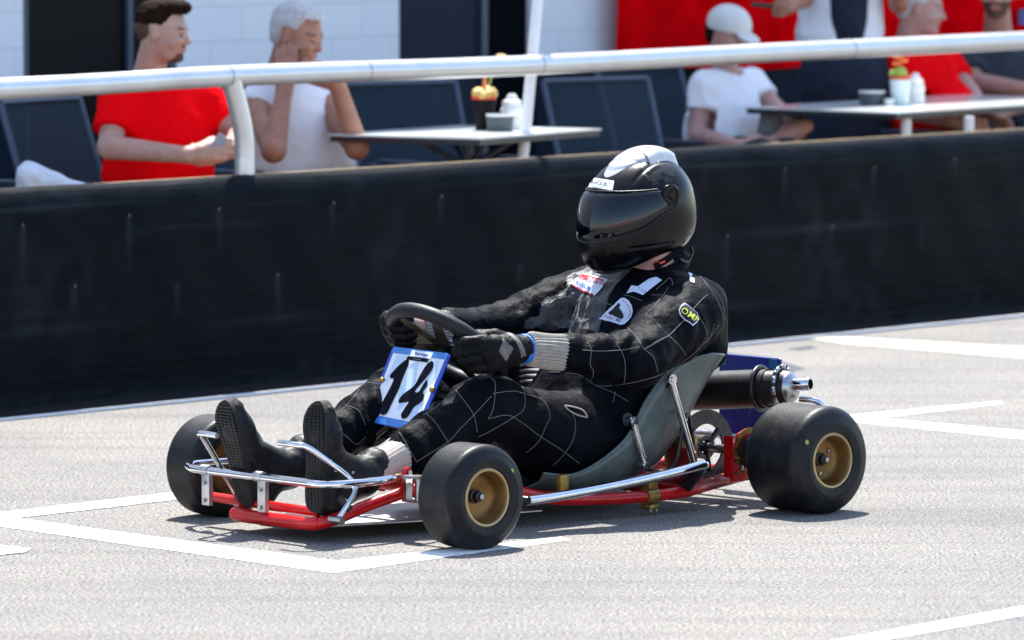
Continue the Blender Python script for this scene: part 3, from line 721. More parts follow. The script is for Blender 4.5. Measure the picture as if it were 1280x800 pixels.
# number plate
pA, pB, pC, pD = [Vector(ky(u, v, y)) for u, v, y in ((491, 433, -.125), (563.5, 442, .09), (523, 540, .080), (455.5, 526.5, -.125))]
cN = (pB-pA).cross(pD-pA).normalized()
if cN.x < 0: cN = -cN
pc = (pA+pB+pC+pD)/4
for P_ in (pA, pB, pC, pD): P_ -= cN*((P_-pc).dot(cN))
def pq(a, b): return (pA*(1-a)+pB*a)*(1-b)+(pD*(1-a)+pC*a)*b       # a across, b down
def quad(a0, b0, a1, b1, off, name, m, parent, poly=None):
    P_ = poly or [(a0, b0), (a1, b0), (a1, b1), (a0, b1)]
    mbq = MB(); top = [pq(a, b)+cN*off for a, b in P_]; bo_ = [p-cN*.0009 for p in top]; k = len(P_)
    mbq._merge(top+bo_, [tuple(range(k)), tuple(reversed(range(k, 2*k)))]+[(i, (i+1) % k, k+(i+1) % k, k+i) for i in range(k)])
    return mbq.build(name, m, parent, False)
def rnd(a0, b0, a1, b1, r, ry):
    o = []
    for cx_, cy_, s0 in ((a1-r, b0+ry, -90), (a1-r, b1-ry, 0), (a0+r, b1-ry, 90), (a0+r, b0+ry, 180)):
        for k in range(4): t = R(s0+k*30); o.append((cx_+r*math.cos(t), cy_+ry*math.sin(t)))
    return o
P_ = rnd(0, 0, 1, 1, .07, .05); mbp = MB(); k = len(P_); t_ = [pq(a, b) for a, b in P_]; b_ = [p-cN*.004 for p in t_]
mbp._merge(t_+b_, [tuple(range(k)), tuple(reversed(range(k, 2*k)))]+[(i, (i+1) % k, k+(i+1) % k, k+i) for i in range(k)])
plate = kp('number_plate', 'plate_blue', mbp, smooth=False)
quad(.055, .07, .945, .905, .0012, 'white_field', 'plate_white', plate)
quad(0, 0, 0, 0, .0016, 'pale_stripe', 'plate_pale', plate, [(.44, .12), (.53, .12), (.62, .42), (.60, .70), (.52, .80), (.40, .55)])
quad(0, 0, 0, 0, .0016, 'pale_stripe', 'plate_pale', plate, [(.13, .10), (.30, .10), (.22, .30), (.14, .48), (.10, .40)])
quad(0, 0, 0, 0, .0016, 'pale_stripe', 'plate_pale', plate, [(.72, .14), (.86, .10), (.92, .30), (.80, .55), (.92, .72), (.90, .88), (.76, .88)])
quad(.03, .005, .97, .085, .0022, 'tape_strip', 'plate_tape', plate); quad(.02, .90, .98, .995, .0022, 'tape_strip', 'plate_tape', plate)
# digits traced in the plate's own coordinates
IA, IB, ID = np.array((491., 433.)), np.array((563.5, 442.)), np.array((455.5, 526.5)); IC = np.array((523., 540.))
def inv(u, v):
    a, b = .5, .5
    for _ in range(20):
        p = (IA*(1-a)+IB*a)*(1-b)+(ID*(1-a)+IC*a)*b; ja = (IB-IA)*(1-b)+(IC-ID)*b; jb = (ID-IA)*(1-a)+(IC-IB)*a
        da, db = np.linalg.solve(np.stack([ja, jb], 1), np.array([u, v])-p); a += da; b += db
    return a, b
def z3(L): return [(440+x/6.4, 420+y/6.4) for x, y in L]
one = z3([(450, 178), (468, 205), (455, 250), (410, 360), (385, 430), (340, 520), (300, 605), (275, 635), (245, 640), (225, 620), (222, 590), (240, 540), (290, 450), (325, 380), (335, 345), (318, 350), (305, 330), (315, 305), (375, 240)])
fourA = z3([(640, 200), (660, 208), (664, 235), (655, 265), (620, 320), (560, 390), (515, 445), (520, 450), (540, 445), (570, 395), (600, 352), (614, 362), (612, 400), (585, 440), (578, 460), (588, 480), (575, 520), (545, 550), (505, 575), (465, 640), (440, 665), (410, 670), (395, 650), (400, 620), (430, 570), (455, 535), (420, 540), (385, 545), (375, 530), (385, 500), (420, 460), (500, 400), (545, 320), (600, 230)])
for L_, nm in ((one, 'digit_one'), (fourA, 'digit_four')):
    A_ = sum(L_[i][0]*L_[(i+1) % len(L_)][1]-L_[(i+1) % len(L_)][0]*L_[i][1] for i in range(len(L_))); sg_ = 1 if A_ > 0 else -1; Q_ = []
    for i in range(len(L_)):
        (x0, y0), (x1, y1), (x2, y2) = L_[i-1], L_[i], L_[(i+1) % len(L_)]; tx, ty_ = x2-x0, y2-y0; n_ = math.hypot(tx, ty_) or 1
        Q_.append((x1-sg_*ty_/n_*.8, y1+sg_*tx/n_*.8))
    P_ = [inv(u, v) for u, v in Q_]
    P_ = [(p[0], p[1]) for p in catmull([(a, b, 0) for a, b in P_+[P_[0]]], 3)[:-1]]
    quad(0, 0, 0, 0, .0036, nm, 'digit', plate, P_)
quad(.36, .02, .72, .10, .0032, 'paper_label', 'plate_white', plate); quad(.33, .105, .69, .15, .0046, 'black_label', 'digit', plate)
pu, pv = (pB-pA).normalized(), (pA-pD).normalized(); pv = (pv-pu*pv.dot(pu)).normalized()
flat_text('Red Angel', pq(.54, .06)+cN*.0036, pu, pv, cN, .011, 'label_text', 'patch_blue', plate)
flat_text('-- ----- ---', pq(.51, .1275)+cN*.0050, pu, pv, cN, .0075, 'label_text', 'white_print', plate)
for a, b in ((.055, .45), (.955, .47)): MB().lathe([(0, .008), (.006, .008), (.010, .004), (.010, 0)], pq(a, b), cN, 12).build('plate_screw', 'brass', plate)
kp('plate_bracket', 'steel', MB().tube([pq(.055, .45), SC-sn*.12, pq(.955, .47)], .005))

# seat shell
C_ = catmull([(.10, 0, .075), (-.05, 0, .055), (-.2, 0, .048), (-.36, 0, .075), (-.47, 0, .15), (-.56, 0, .27), (-.63, 0, .385)], 8)
R_ = catmull([(.10, 0, .128), (.0, 0, .118), (-.10, 0, .150), (-.19, 0, .205), (-.262, 0, .30), (-.36, 0, .378), (-.50, 0, .40)], 8)
nt = len(C_); ws = np.linspace(-1, 1, 41); V = []
for i in range(nt):
    c, r = np.array(C_[i]), np.array(R_[i]); wd = .217+.01*math.sin(i/nt*3)
    for w in ws:
        a = abs(w)**2.4; p = c*(1-a)+r*a; p[1] = math.copysign(wd*(1-(1-abs(w))**1.6), w); V.append(p)
V = np.array(V); idx = np.arange(nt*41).reshape(nt, 41); F = np.stack([idx[:-1, :-1], idx[1:, :-1], idx[1:, 1:], idx[:-1, 1:]], -1).reshape(-1, 4)
seat = np_mesh('seat', V, F, ['fibreglass'], kart); md = seat.modifiers.new('s', 'SOLIDIFY'); md.thickness = .006; md.offset = 0
rimt = [tuple(V[idx[i, 40]]) for i in range(nt)]
MB().tube(rimt, .0045, 8).tube([(x, -y, z) for x, y, z in rimt], .0045, 8).tube([tuple(V[idx[nt-1, j]]) for j in range(41)], .0045, 8).build('seat_edge', 'fibreglass', seat)
def rod_end(mb, p, ax=(0, 1, 0)): mb.lathe([(-.008, .008), (-.008, .014), (.008, .014), (.008, .008)], p, ax, 16); mb.lathe([(-.012, 0), (-.012, .008), (.012, .008), (.012, 0)], p, ax, 12)
for sgn in (1, -1):
    m_ = MB(); a, b = (-.335, sgn*.236, .345), (-.415, sgn*.240, .125); m_.tube([a, b], .0095, 16); rod_end(m_, a); kp('seat_strut', 'chrome', m_)
    m_ = MB(); a, b = (-.198, sgn*.235, .244), (-.240, sgn*.235, .128); m_.tube([a, b], .0095, 16); rod_end(m_, a); rod_end(m_, b); kp('seat_strut', 'chrome', m_)
    MB().lathe([(0, .024), (.003, .024), (.003, 0)], (-.322, sgn*.2235, .345), (0, sgn, 0), 20).build('seat_washer', 'black_metal', seat)
    MB().lathe([(0, .018), (.003, .018), (.003, 0)], (-.190, sgn*.2235, .248), (0, sgn, 0), 20).build('seat_washer', 'black_metal', seat)
kp('strut_mount', 'red_worn', MB().box((-.243, .245, .085), (.04, .03, .055), bev=.004)); kp('strut_mount', 'red_worn', MB().box((-.415, .245, .09), (.03, .03, .05), bev=.004))
# side bars (chrome nerf bar) each side
for sgn in (1, -1):
    m_ = MB(); m_.tube(catmull([(.32, sgn*.40, .090), (.20, sgn*.398, .094), (-.02, sgn*.385, .106), (-.22, sgn*.375, .122), (-.31, sgn*.365, .131), (-.345, sgn*.352, .130), (-.358, sgn*.325, .120), (-.358, sgn*.302, .105)], 7), .0125, 18)
    so_ = kp('side_bar', 'chrome', m_)
    MB().tube([(-.358, sgn*.322, .118), (-.36, sgn*.262, .062)], .0175, 16).build('bar_socket', 'black_metal', so_)
    MB().tube([(.32, sgn*.40, .090), (.36, sgn*.32, .10), (.38, sgn*.25, .12)], .011, 14).build('bar_end', 'black_metal', so_)
gc = MB().tube([(-.255, .262, .05), (-.215, .262, .05)], .0205, 18).box((-.235, .262, .082), (.032, .03, .028), bev=.003).box((-.235, .262, .022), (.03, .036, .014), bev=.003)
go = kp('frame_clamp', 'brass', gc)
for x in (-.245, -.225): MB().lathe([(0, .005), (-.012, .005), (-.012, 0)], (x, .275, .022), (0, 0, 1), 8).build('bolt', 'steel', go)
kp('clamp_block', 'brass', MB().box((.075, .262, .105), (.03, .02, .045), bev=.003))
# rear axle, bearing carriers, disc, caliper, sprocket
kp('rear_axle', 'steel', MB().tube([(-.594, -.45, .14), (-.594, .45, .14)], .0125, 20))
for sgn in (1, -1):
    hg = MB(); hg.prism([(-.062, -.075), (.058, -.075), (.052, .01), (.034, .05), (.0, .062), (-.035, .05), (-.058, .01)], (-.586, sgn*.262, .14), (1, 0, 0), (0, 0, 1), (0, 1, 0), .006)
    hg.box((-.532, sgn*.250, .13), (.006, .03, .11))
    ho = kp('bearing_plate', 'red_paint', hg, smooth=False)
    for (dx, dz) in ((.042, -.02), (.042, .008), (.040, -.052), (.018, -.052), (-.02, -.05), (-.045, -.04), (.038, .035), (-.048, -.01)):
        MB().lathe([(0, 0), (0, .0055)], (-.586+dx, sgn*.2655, .14+dz), (0, sgn, 0), 12).build('drilled_hole', 'black_metal', ho)
    for dz in (-.012, -.038): MB().lathe([(0, .0085), (.006, .0085), (.008, .004), (.008, 0)], (-.586+.026, sgn*.2652, .14+dz), (0, sgn, 0), 6).build('bolt', 'steel', ho)
    MB().lathe([(-.01, .043), (.012, .043), (.016, .036), (.016, .02), (.03, .02), (.03, .0)], (-.594, sgn*.262, .14), (0, sgn, 0), 32).build('bearing_housing', 'black_metal', ho)
    MB().lathe([(.0005, .058), (.0015, .058), (.0015, .044), (.0005, .044)], (-.594, sgn*.264, .146), (0, sgn, 0), 32).build('gold_ring', 'brass', ho)
dd_ = kp('brake_disc', 'disc_iron', MB().lathe([(-.003, .062), (-.003, .100), (.003, .100), (.003, .062)], (-.594, .10, .14), (0, 1, 0), 64, closed=True))
for k in range(24):
    a = k*math.pi/12; MB().lathe([(0, 0), (0, .0035)], (-.594+.081*math.cos(a), .1035, .14+.081*math.sin(a)), (0, 1, 0), 10).build('drilled_hole', 'black_metal', dd_)
MB().lathe([(-.02, .02), (-.02, .032), (.004, .032), (.004, .02)], (-.594, .10, .14), (0, 1, 0), 32).build('disc_carrier', 'black_metal', dd_)
for k in range(3):
    a = k*2*math.pi/3+.3; MB().tube([(-.594, .10, .14), (-.594+.066*math.cos(a), .10, .14+.066*math.sin(a))], .008, 8).build('disc_arm', 'black_metal', dd_)
cal = MB().box((-.508, .118, .135), (.05, .035, .085), bev=.006).box((-.505, .082, .135), (.05, .03, .085), bev=.006).box((-.48, .10, .135), (.012, .07, .07), bev=.004)
co = kp('brake_caliper', 'brass', cal)
for (dx, dz) in ((.0, .03), (.0, -.03), (.012, .0), (-.015, .012)): MB().lathe([(0, .008), (.006, .008), (.006, 0)], (-.505+dx, .1355, .135+dz), (0, 1, 0), 12).build('bolt', 'steel', co)
kp('caliper_mount', 'red_worn', MB().box((-.47, .13, .09), (.012, .09, .12), bev=.003).tube([(-.36, .1, .06), (-.47, .13, .07)], .01))
kp('brake_hose', 'black_metal', MB().tube(catmull([(-.505, .14, .16), (-.47, .17, .205), (-.42, .215, .245), (-.385, .232, .235), (-.37, .235, .18), (-.35, .235, .125), (-.30, .24, .105), (-.24, .25, .12)], 8), .0055, 10).tube([(-.505, .14, .16), (-.475, .165, .198)], .009, 10))
kp('sprocket', 'alu', MB().lathe([(-.002, .03), (-.002, .085), (.002, .085), (.002, .03)], (-.594, -.18, .14), (0, 1, 0), 48, closed=True))
# engine on the right hand side with its exhaust lying across the back
en = MB()
for k in range(14): en.box((-.27, -.33, .20+k*.0145), (.17, .13, .005), bev=.001)
en.tube([(-.27, -.33, .16), (-.27, -.33, .395)], .045, 20); en.box((-.30, -.33, .135), (.22, .14, .12), bev=.012); en.tube([(-.27, -.33, .395), (-.27, -.33, .42)], .012)
eo = kp('engine', 'black_metal', en)
MB().lathe([(0, .045), (.09, .045), (.095, .04), (.095, 0)], (-.13, -.33, .30), (1, 0, .1), 24).build('air_filter', 'black_metal', eo)
e0, e1 = Vector((-.63, -.18, .262)), Vector((-.752, .255, .300)); ed = (e1-e0).normalized()
L_e = (e1-e0).length
ex = MB().lathe([(-.06, .0), (-.06, .022), (0, .035), (.06, .051), (L_e*.6, .0515), (L_e-.10, .051), (L_e-.06, .0515)], e0, ed, 40)
exo = kp('exhaust_pipe', 'exhaust', ex)
ex2 = MB().lathe([(L_e-.062, .0485), (L_e-.055, .047), (L_e-.01, .047), (L_e, .044)], e0, ed, 40).build('end_can', 'exhaust', exo)
MB().lathe([(L_e-.004, .042), (L_e+.002, .043), (L_e+.010, .038), (L_e+.017, .028), (L_e+.019, .0)], e0, ed, 32).build('end_cap', 'steel', exo)
tp = e1+ed*.008+Vector((0, 0, .006))
MB().lathe([(0, .017), (.054, .017), (.056, .0158), (.056, .0135), (.02, .0135)], tp, ed, 28).build('tailpipe', 'chrome', exo)
MB().lathe([(.03, 0), (.03, .0140)], tp, ed, 20).build('tailpipe_bore', 'patch_black', exo)
def hoop(s0, rr, nm, m): 
    c = e0+ed*s0; u_ = ed.orthogonal().normalized(); w_ = ed.cross(u_)
    return MB().tube([c+(u_*math.cos(a)+w_*math.sin(a))*rr for a in np.linspace(0, 2*math.pi, 32, endpoint=False)], .0065, 10, closed=True).build(nm, m, exo)
hoop(L_e-.085, .057, 'hose_clamp', 'black_metal'); hoop(L_e-.02, .0535, 'chain_clamp', 'steel')
u_ = ed.orthogonal().normalized(); w_ = ed.cross(u_)
for k in range(22):
    a = 2*math.pi*k/22; c = e0+ed*(L_e-.018)+(u_*math.cos(a)+w_*math.sin(a))*.0555
    MB().ball(c, .0068, (1, 1, 1), seg=8).build('chain_link', 'steel' if k % 2 else 'black_metal', exo)
MB().tube(catmull([(-.66, -.22, .25), (-.58, -.30, .25), (-.46, -.34, .26), (-.34, -.34, .28)], 6), [.02]*19, 16).build('header_pipe', 'exhaust', exo)
MB().tube(catmull([tuple(e1+Vector((-.01, .03, -.03))), tuple(e1+Vector((-.03, .075, -.035))), tuple(e1+Vector((-.05, .085, -.07))), tuple(e1+Vector((-.03, .07, -.12)))], 6), .009, 12).build('exhaust_hanger', 'chrome', exo)
# rear blue panel and rear bumper
bp_ = MB().box((-.855, .005, .245), (.008, .235, .235), bev=.004); bpo = kp('rear_panel', 'blue_panel', bp_, smooth=False)
for y in (-.095, .098): MB().box((-.8495, y, .345), (.002, .03, .028)).build('tape_corner', 'blue_tape', bpo, False)
kp('rear_bumper', 'steel', MB().tube(catmull([(-.70, -.28, .07), (-.80, -.28, .12), (-.845, -.2, .14), (-.845, 0, .14), (-.845, .2, .14), (-.80, .28, .12), (-.70, .28, .07)], 6), .009, 12))
# fuel tank between the knees
ftk = MB().box((.27, 0, .15), (.20, .16, .17), bev=.03); kp('fuel_tank', 'black_metal', ftk)


# ================================================================== DRIVER
drv = empty('person', tuple(KO), KROT)
tag(drv, 'kart driver in black quilted suit and full face helmet, gripping the steering wheel', 'person')
def wr(P, amp, sc, off, stretch=(1, 1, 1)):
    q = P*np.array(stretch, np.float32); w = vnoise(q, sc*.5, off+3)*1.2
    n = vnoise(q+w[..., None]*.05, sc, off); return amp*(1-np.abs(2*n-1)*1.6)
LS, LE, LW = (-.440, .200, .510), (-.150, .290, .408), (.100, .205, .445)
RS, RE, RW = (-.445, -.195, .530), (-.165, -.262, .452), (.125, -.200, .482)
LH, LK, LA = (-.20, .095, .17), (.245, .150, .292), (.64, .132, .150)
RH, RK, RA = (-.20, -.085, .17), (.270, -.150, .310), (.635, -.15, .150)
def mixp(a, b, t): return tuple(np.array(a)*(1-t)+np.array(b)*t)
body = [
 ell((-.24, 0, .185), (.15, .185, .125), .04), cone((-.27, 0, .25), (-.47, 0, .47), .125, .135, .06, (1, .66, 1)),
 ell((-.30, 0, .30), (.15, .17, .13), .05), ell((-.47, 0, .49), (.135, .205, .115), .05),
 cone((-.46, -.13, .545), (-.455, .12, .535), .070, .066, .05), ell((-.42, .0, .50), (.10, .15, .08), .05),
 cone((-.485, 0, .56), (-.475, 0, .64), .07, .060, .04), cone((-.58, .1, .40), (-.56, .12, .52), .06, .06, .06),
 cone(LS, LE, .088, .066, .035), cone(LE, mixp(LW, LE, .30), .064, .049, .03), ell(mixp(LS, LE, .4), (.10, .07, .075), .04), ell((-.17, .30, .40), (.06, .05, .052), .03),
 cone(RS, RE, .084, .060, .035), cone(RE, mixp(RW, RE, .30), .060, .047, .03),
 cone(LH, LK, .105, .078, .05), cone(LK, mixp(LK, LA, .60), .077, .058, .03), cone(RH, RK, .105, .078, .05), cone(RK, mixp(RK, RA, .60), .074, .062, .03),
 ell((.215, .150, .30), (.085, .072, .075), .04), ell(mixp(LH, LK, .35), (.14, .10, .10), .05),
]
def segd(P, a, b):
    a = np.array(a, np.float32); d = np.array(b, np.float32)-a; t = np.clip(((P-a)@d)/float(d@d), 0, 1); q = P-a-t[..., None]*d; return np.sqrt((q*q).sum(-1)), t
def suit_fold(P):
    w = wr(P, .0030, 11, 0)+wr(P, .0012, 26, 7)
    for (a, b, amp, fr) in ((LS, LE, .0030, 30), (LE, LW, .0045, 44), (RS, RE, .0035, 36), (RE, RW, .0055, 48), (LK, LA, .0045, 42), (RK, RA, .006, 48), (LH, LK, .0030, 26)):
        d, t = segd(P, a, b); L = math.dist(a, b); m = np.clip(1-(d-.09)/.05, 0, 1)
        w = w+amp*m*np.sin(t*L*fr*2.4+(vnoise(P, 14, 4)-.5)*7+P[:, 2]*30)*np.clip(vnoise(P, 9, 11)*1.6-.2, 0, 1)
    for off, sc, am, st_ in ((21, 8.5, .0042, (1, 1.5, .8)), (33, 15, .0026, (.8, .9, 1.5))):     # sharp pulled creases
        q = P*np.array(st_, np.float32); q = q+(vnoise(P, 5, off+2)*.10)[..., None]; rd = 1-np.abs(2*vnoise(q, sc, off)-1); w = w+am*(rd**5)*1.4*(1-.9*((P[:, 2] < .36) & (P[:, 0] < 0) & (P[:, 0] > -.6)))*np.clip(vnoise(P, 6, off+5)*2-.4, 0, 1)
    # right chest bunches up in deep creases
    d = np.sqrt(((P-np.array([-.33, -.10, .50], np.float32))**2).sum(-1)); m = np.clip(1-d/.2, 0, 1)
    w = w+.011*m*(1-np.abs(2*vnoise(P*np.array([1.0, 1.6, .6], np.float32), 30, 2)-1)*2)
    return -w
SV, SF = field_mesh(body, .0058, extra=suit_fold, smooth=1)
def suit_zone(c):
    z = np.zeros(len(c), int)
    n = vnoise(c.astype(np.float32), 22, 4); e = (c[:, 1] < .02) & (c[:, 1] > -.15-.04*n) & (c[:, 2] > .43+.04*n) & (c[:, 0] > -.47); z[e] = 1  # sunlit right chest, painted with the lighter cloth
    return z
suit = np_mesh('race_suit', SV, SF, ['suit', 'suit_sunlit'], drv, suit_zone)
# skin: throat and ankles (one continuous body under the suit)
skin = [cone((-.485, 0.012, .54), (-.452, .022, .70), .064, .066, .03), ell((-.44, 0, .79), (.095, .075, .11), .03), ell((-.24, 0, .19), (.12, .15, .09), .03), cone((-.27, 0, .25), (-.47, 0, .50), .09, .10, .05, (1, .7, 1))]
for (a, b, c, h) in ((LS, LE, LW, (.16, .200, .449)), (RS, RE, RW, (.18, -.194, .487))): skin += [cone(a, b, .045, .040, .03), cone(b, c, .040, .030, .02), cone(c, h, .030, .029, .02)]
for (a, b, c) in ((LH, LK, LA), (RH, RK, RA)): skin += [cone(a, b, .075, .055, .03), cone(b, c, .052, .036, .02), cone(c, (c[0]+.07, c[1], c[2]-.03), .036, .03, .02)]
BV, BF = field_mesh(skin, .008, smooth=1)
bodyo = np_mesh('body', BV, BF, ['skin_pink'], drv)
# knitted cuffs and socks, with ribs as real ridges
def ribbed(name, a, b, ra, rb, m, n=40, amp=.0016, bulge=.0):
    a, b = Vector(a), Vector(b); ax = (b-a).normalized(); u = ax.orthogonal().normalized(); w = ax.cross(u); V = []; Fc = []; st_ = 14; K = n*4
    for i in range(st_+1):
        t = i/st_; r_ = ra+(rb-ra)*t+bulge*math.sin(t*math.pi)
        if i in (0, st_): r_ -= .004
        for k in range(K):
            an = 2*math.pi*k/K; rr = r_+amp*math.cos(an*n)+.0015*math.sin(an*3+t*5); p = a+ax*((b-a).length*t)+(u*math.cos(an)+w*math.sin(an))*rr; V.append(p)
    for i in range(st_):
        for k in range(K): Fc.append((i*K+k, i*K+(k+1) % K, (i+1)*K+(k+1) % K, (i+1)*K+k))
    mb = MB(); mb._merge(V, Fc); mb._merge([V[k] for k in range(K)]+[a], [(K, (k+1) % K, k) for k in range(K)]); mb._merge([V[st_*K+k] for k in range(K)]+[b], [(K, k, (k+1) % K) for k in range(K)])
    return mb.build(name, m, drv)
ribbed('knit_cuff', mixp(LW, LE, .29), (.140, .203, .449), .0465, .043, 'knit', 30)
ribbed('knit_cuff', mixp(RW, RE, .28), (.165, -.197, .485), .0440, .040, 'knit', 30)
ribbed('sock', mixp(LK, LA, .58), mixp(LK, LA, .97), .050, .040, 'sock_knit', 26, .0006)
ribbed('sock', mixp(RK, RA, .58), mixp(RK, RA, .95), .050, .040, 'sock_knit', 26, .0006)
wb = MB().tube([(.150, .2035, .450), (.166, .204, .4505)], .0385, 24); wbo = wb.build('wristband', 'wristband', drv)
# boots: upper, laced tongue and a treaded sole
def boot(A, heel, ball_, toe, out):
    A, heel, ball_, toe = [np.array(x) for x in (A, heel, ball_, toe)]; up_ = (toe-heel)/np.linalg.norm(toe-heel); fr = np.cross(np.array([0, 1., 0]), up_); fr = fr/np.linalg.norm(fr)*(1 if np.cross(np.array([0, 1., 0]), up_)[0] > 0 else -1)
    back = -fr
    pr_ = [cone(heel+back*.034, ball_+back*.024, .031, .033, .02, (1, .80, 1)), cone(ball_+back*.022, toe+back*.017-up_*.012, .033, .024, .02, (1, .76, 1)),
           cone(heel+back*.052+up_*.02, A, .037, .041, .03), cone(A, A+(np.array(A)-np.array(heel))*.0+back*.045+np.array([0, 0, .028]), .042, .044, .02), cone(ball_+back*.036-up_*.05, A+back*.0, .026, .034, .03)]
    V_, F_ = field_mesh(pr_, .004, extra=lambda P: -(wr(P, .0016, 36, 5)+wr(P, .0009, 80, 9)), smooth=1)
    o = np_mesh('boot', V_, F_, ['shoe'], drv)
    y_ = np.cross(up_, fr); L_ = np.linalg.norm(toe-heel)+.02; mb = MB()
    outl = [(-.030, .0), (-.036, .02), (-.036, .06), (-.031, .11), (-.036, .16), (-.044, .20), (-.042, .235), (-.030, .262), (-.008, .276), (.014, .272), (.032, .250), (.040, .215), (.041, .18), (.034, .13), (.030, .08), (.033, .03), (.028, .004), (.0, -.012)]
    outl = [(x*1.0, y*L_/.276-.004) for x, y in outl]; outl = [(p[0], p[1]) for p in catmull([(a, b, 0) for a, b in outl+[outl[0]]], 3)[:-1]]
    def bend(t): return -.016*max(0, (t/L_-.72)/.28)**2
    # sole slab following the slight toe spring
    for (h0, h1) in ((-.006, .0145),):
        k = len(outl); base = Vector(heel)
        top = [base+Vector(y_)*p[0]+Vector(up_)*p[1]+Vector(fr)*(h1+bend(p[1])) for p in outl]; bot_ = [base+Vector(y_)*p[0]*.97+Vector(up_)*p[1]+Vector(fr)*(h0-.008+bend(p[1])) for p in outl]
        ctr_t = [base+Vector(up_)*t+Vector(fr)*(h1+bend(t)) for t in np.linspace(0, L_-.01, 14)]
        mb._merge(top+bot_, [(i, (i+1) % k, k+(i+1) % k, k+i) for i in range(k)])
        rows = 26
        import bisect
        for rr_ in range(rows):
            pass
        f1 = tuple(range(k)); mb._merge(top, [f1]); mb._merge(bot_, [tuple(reversed(f1))])
    so2 = mb.build('sole', 'sole', o, False)
    tr = MB(); poly2 = outl
    def width(t):
        xs = []
        for i in range(len(poly2)):
            (x1, y1), (x2, y2) = poly2[i], poly2[(i+1) % len(poly2)]
            if (y1-t)*(y2-t) < 0: xs.append(x1+(x2-x1)*(t-y1)/(y2-y1))
        return (min(xs), max(xs)) if len(xs) >= 2 else (0, 0)
    t = .004
    M3 = Matrix((Vector(y_), Vector(up_), Vector(fr))).transposed()
    while t < L_-.012:
        a, b = width(t)
        if b-a > .02:
            nseg = 5; w_ = (b-a-.006)/nseg
            for k in range(nseg): tr.box(Vector(heel)+Vector(y_)*(a+.003+w_*(k+.5))+Vector(up_)*t+Vector(fr)*(.0152+bend(t)), (w_*.8, .0052, .003), M3)
        t += .0078
    tr.build('sole_tread', 'rubber', so2, False)
    lc = MB(); p0 = Vector(ball_)+Vector(back)*.075; p1 = Vector(A)+Vector(back)*.03+Vector((0, 0, .046))
    return o
bL = boot(LA, (.782, .135, .088), (.785, .135, .27), (.782, .135, .335), 1)
bR = boot(RA, (.768, -.15, .080), (.825, -.15, .255), (.842, -.15, .322), -1)

_bb = bvh = None
S_bt = Surf((np.array([v.co for v in bL.data.vertices]), np.array([list(p.vertices) for p in bL.data.polygons])))
S_bt.text('PORO', (410, 576), (3.4, 5.4), (5.6, -3.6), 'boot_lettering', 'white_print', bL, .002, .01)

# helmet
HC = np.array([-.43, 0., .772]); HP = R(10); Hrot = np.array([[math.cos(HP), 0, math.sin(HP)], [0, 1, 0], [-math.sin(HP), 0, math.cos(HP)]])   # columns: local axes in kart frame
def h2k(p): return HC+Hrot@np.array(p, float)
def hell(c, r, k=.02, op='+', rot=None): return ell(h2k(c), r, k, Hrot if rot is None else Hrot@rot, op)
def ry(a): a = R(a); return np.array([[math.cos(a), 0, math.sin(a)], [0, 1, 0], [-math.sin(a), 0, math.cos(a)]])
hp = [hell((-.022, 0, .012), (.156, .134, .130), .03), hell((.008, 0, -.005), (.156, .132, .122), .03), hell((-.040, 0, .028), (.118, .112, .108), .04), hell((.055, 0, -.055), (.122, .108, .095), .05, rot=ry(12)), hell((.085, 0, -.085), (.090, .078, .058), .05, rot=ry(14)), hell((-.055, 0, -.05), (.115, .120, .095), .04),
      cone(h2k((.14, 0, -.10)), h2k((.145, 0, -.082)), .022, .020, .04)]
def hclip(P, D):
    q = (P-HC)@Hrot                       # into helmet frame
    x, y, z = q[:, 0], q[:, 1], q[:, 2]
    pl_ = -(z+.124+.20*np.clip(x+.02, 0, 1)*.55-.12*np.clip(-x-.08, 0, 1))          # below the rim
    k = .012; h = np.clip(.5-.5*(D-pl_)/k, 0, 1); D2 = D*(1-h)+pl_*h+k*h*(1-h)
    inner = np.sqrt((x/.105+.1)**2+(y/.085)**2+((z+.10)/.085)**2)-1; inner = -inner*.08
    D3 = np.maximum(D2, inner)
    # grooves: brow line, jaw vents, rear ridges
    g = np.abs(z-(.068+.35*(x-.02)*-.4))
    jaw = np.exp(-((z+.083-.10*(x-.05))/.0025)**2)*(x > -.02)*(x < .13)*(np.abs(y) > .04)*.0022
    jaw2 = np.exp(-((z+.062-.30*(x+.04))/.003)**2)*(x > -.10)*(x < .045)*(np.abs(y) > .06)*.002
    crown = np.exp(-((np.abs(y)-.074-.05*(x+.05))/.004)**2)*(z > .05)*(x < .07)*.002
    return D3+jaw+jaw2+crown
HV, HF = field_mesh(hp, .0032, clip=hclip, smooth=2)
HV = HC+(HV-HC)*.966
def hzone(c):
    q = (c-HC)@Hrot; n = vnoise(c.astype(np.float32), 60, 3)
    m = (q[:, 0] < .03) & (q[:, 0] > -.07) & (q[:, 2] > .075) & (q[:, 1] > .05) & (n > .5); return m.astype(int)
helm = np_mesh('helmet', HV, HF, ['helmet', 'helmet_scuffed'], drv, hzone)
hb = bvh_of(HV, HF)
def hpt(az, el, off=.0):                   # point on the helmet skin in direction az (0 = ahead, + = left), el (up)
    d = Vector(Hrot@np.array([math.cos(el)*math.cos(az), math.cos(el)*math.sin(az), math.sin(el)])); o_ = Vector(h2k((0, 0, .0)))+d*.4
    loc, n, i, ds = hb.ray_cast(o_, -d)
    return (loc+d*off) if loc is not None else Vector(h2k((0, 0, 0)))+d*.12
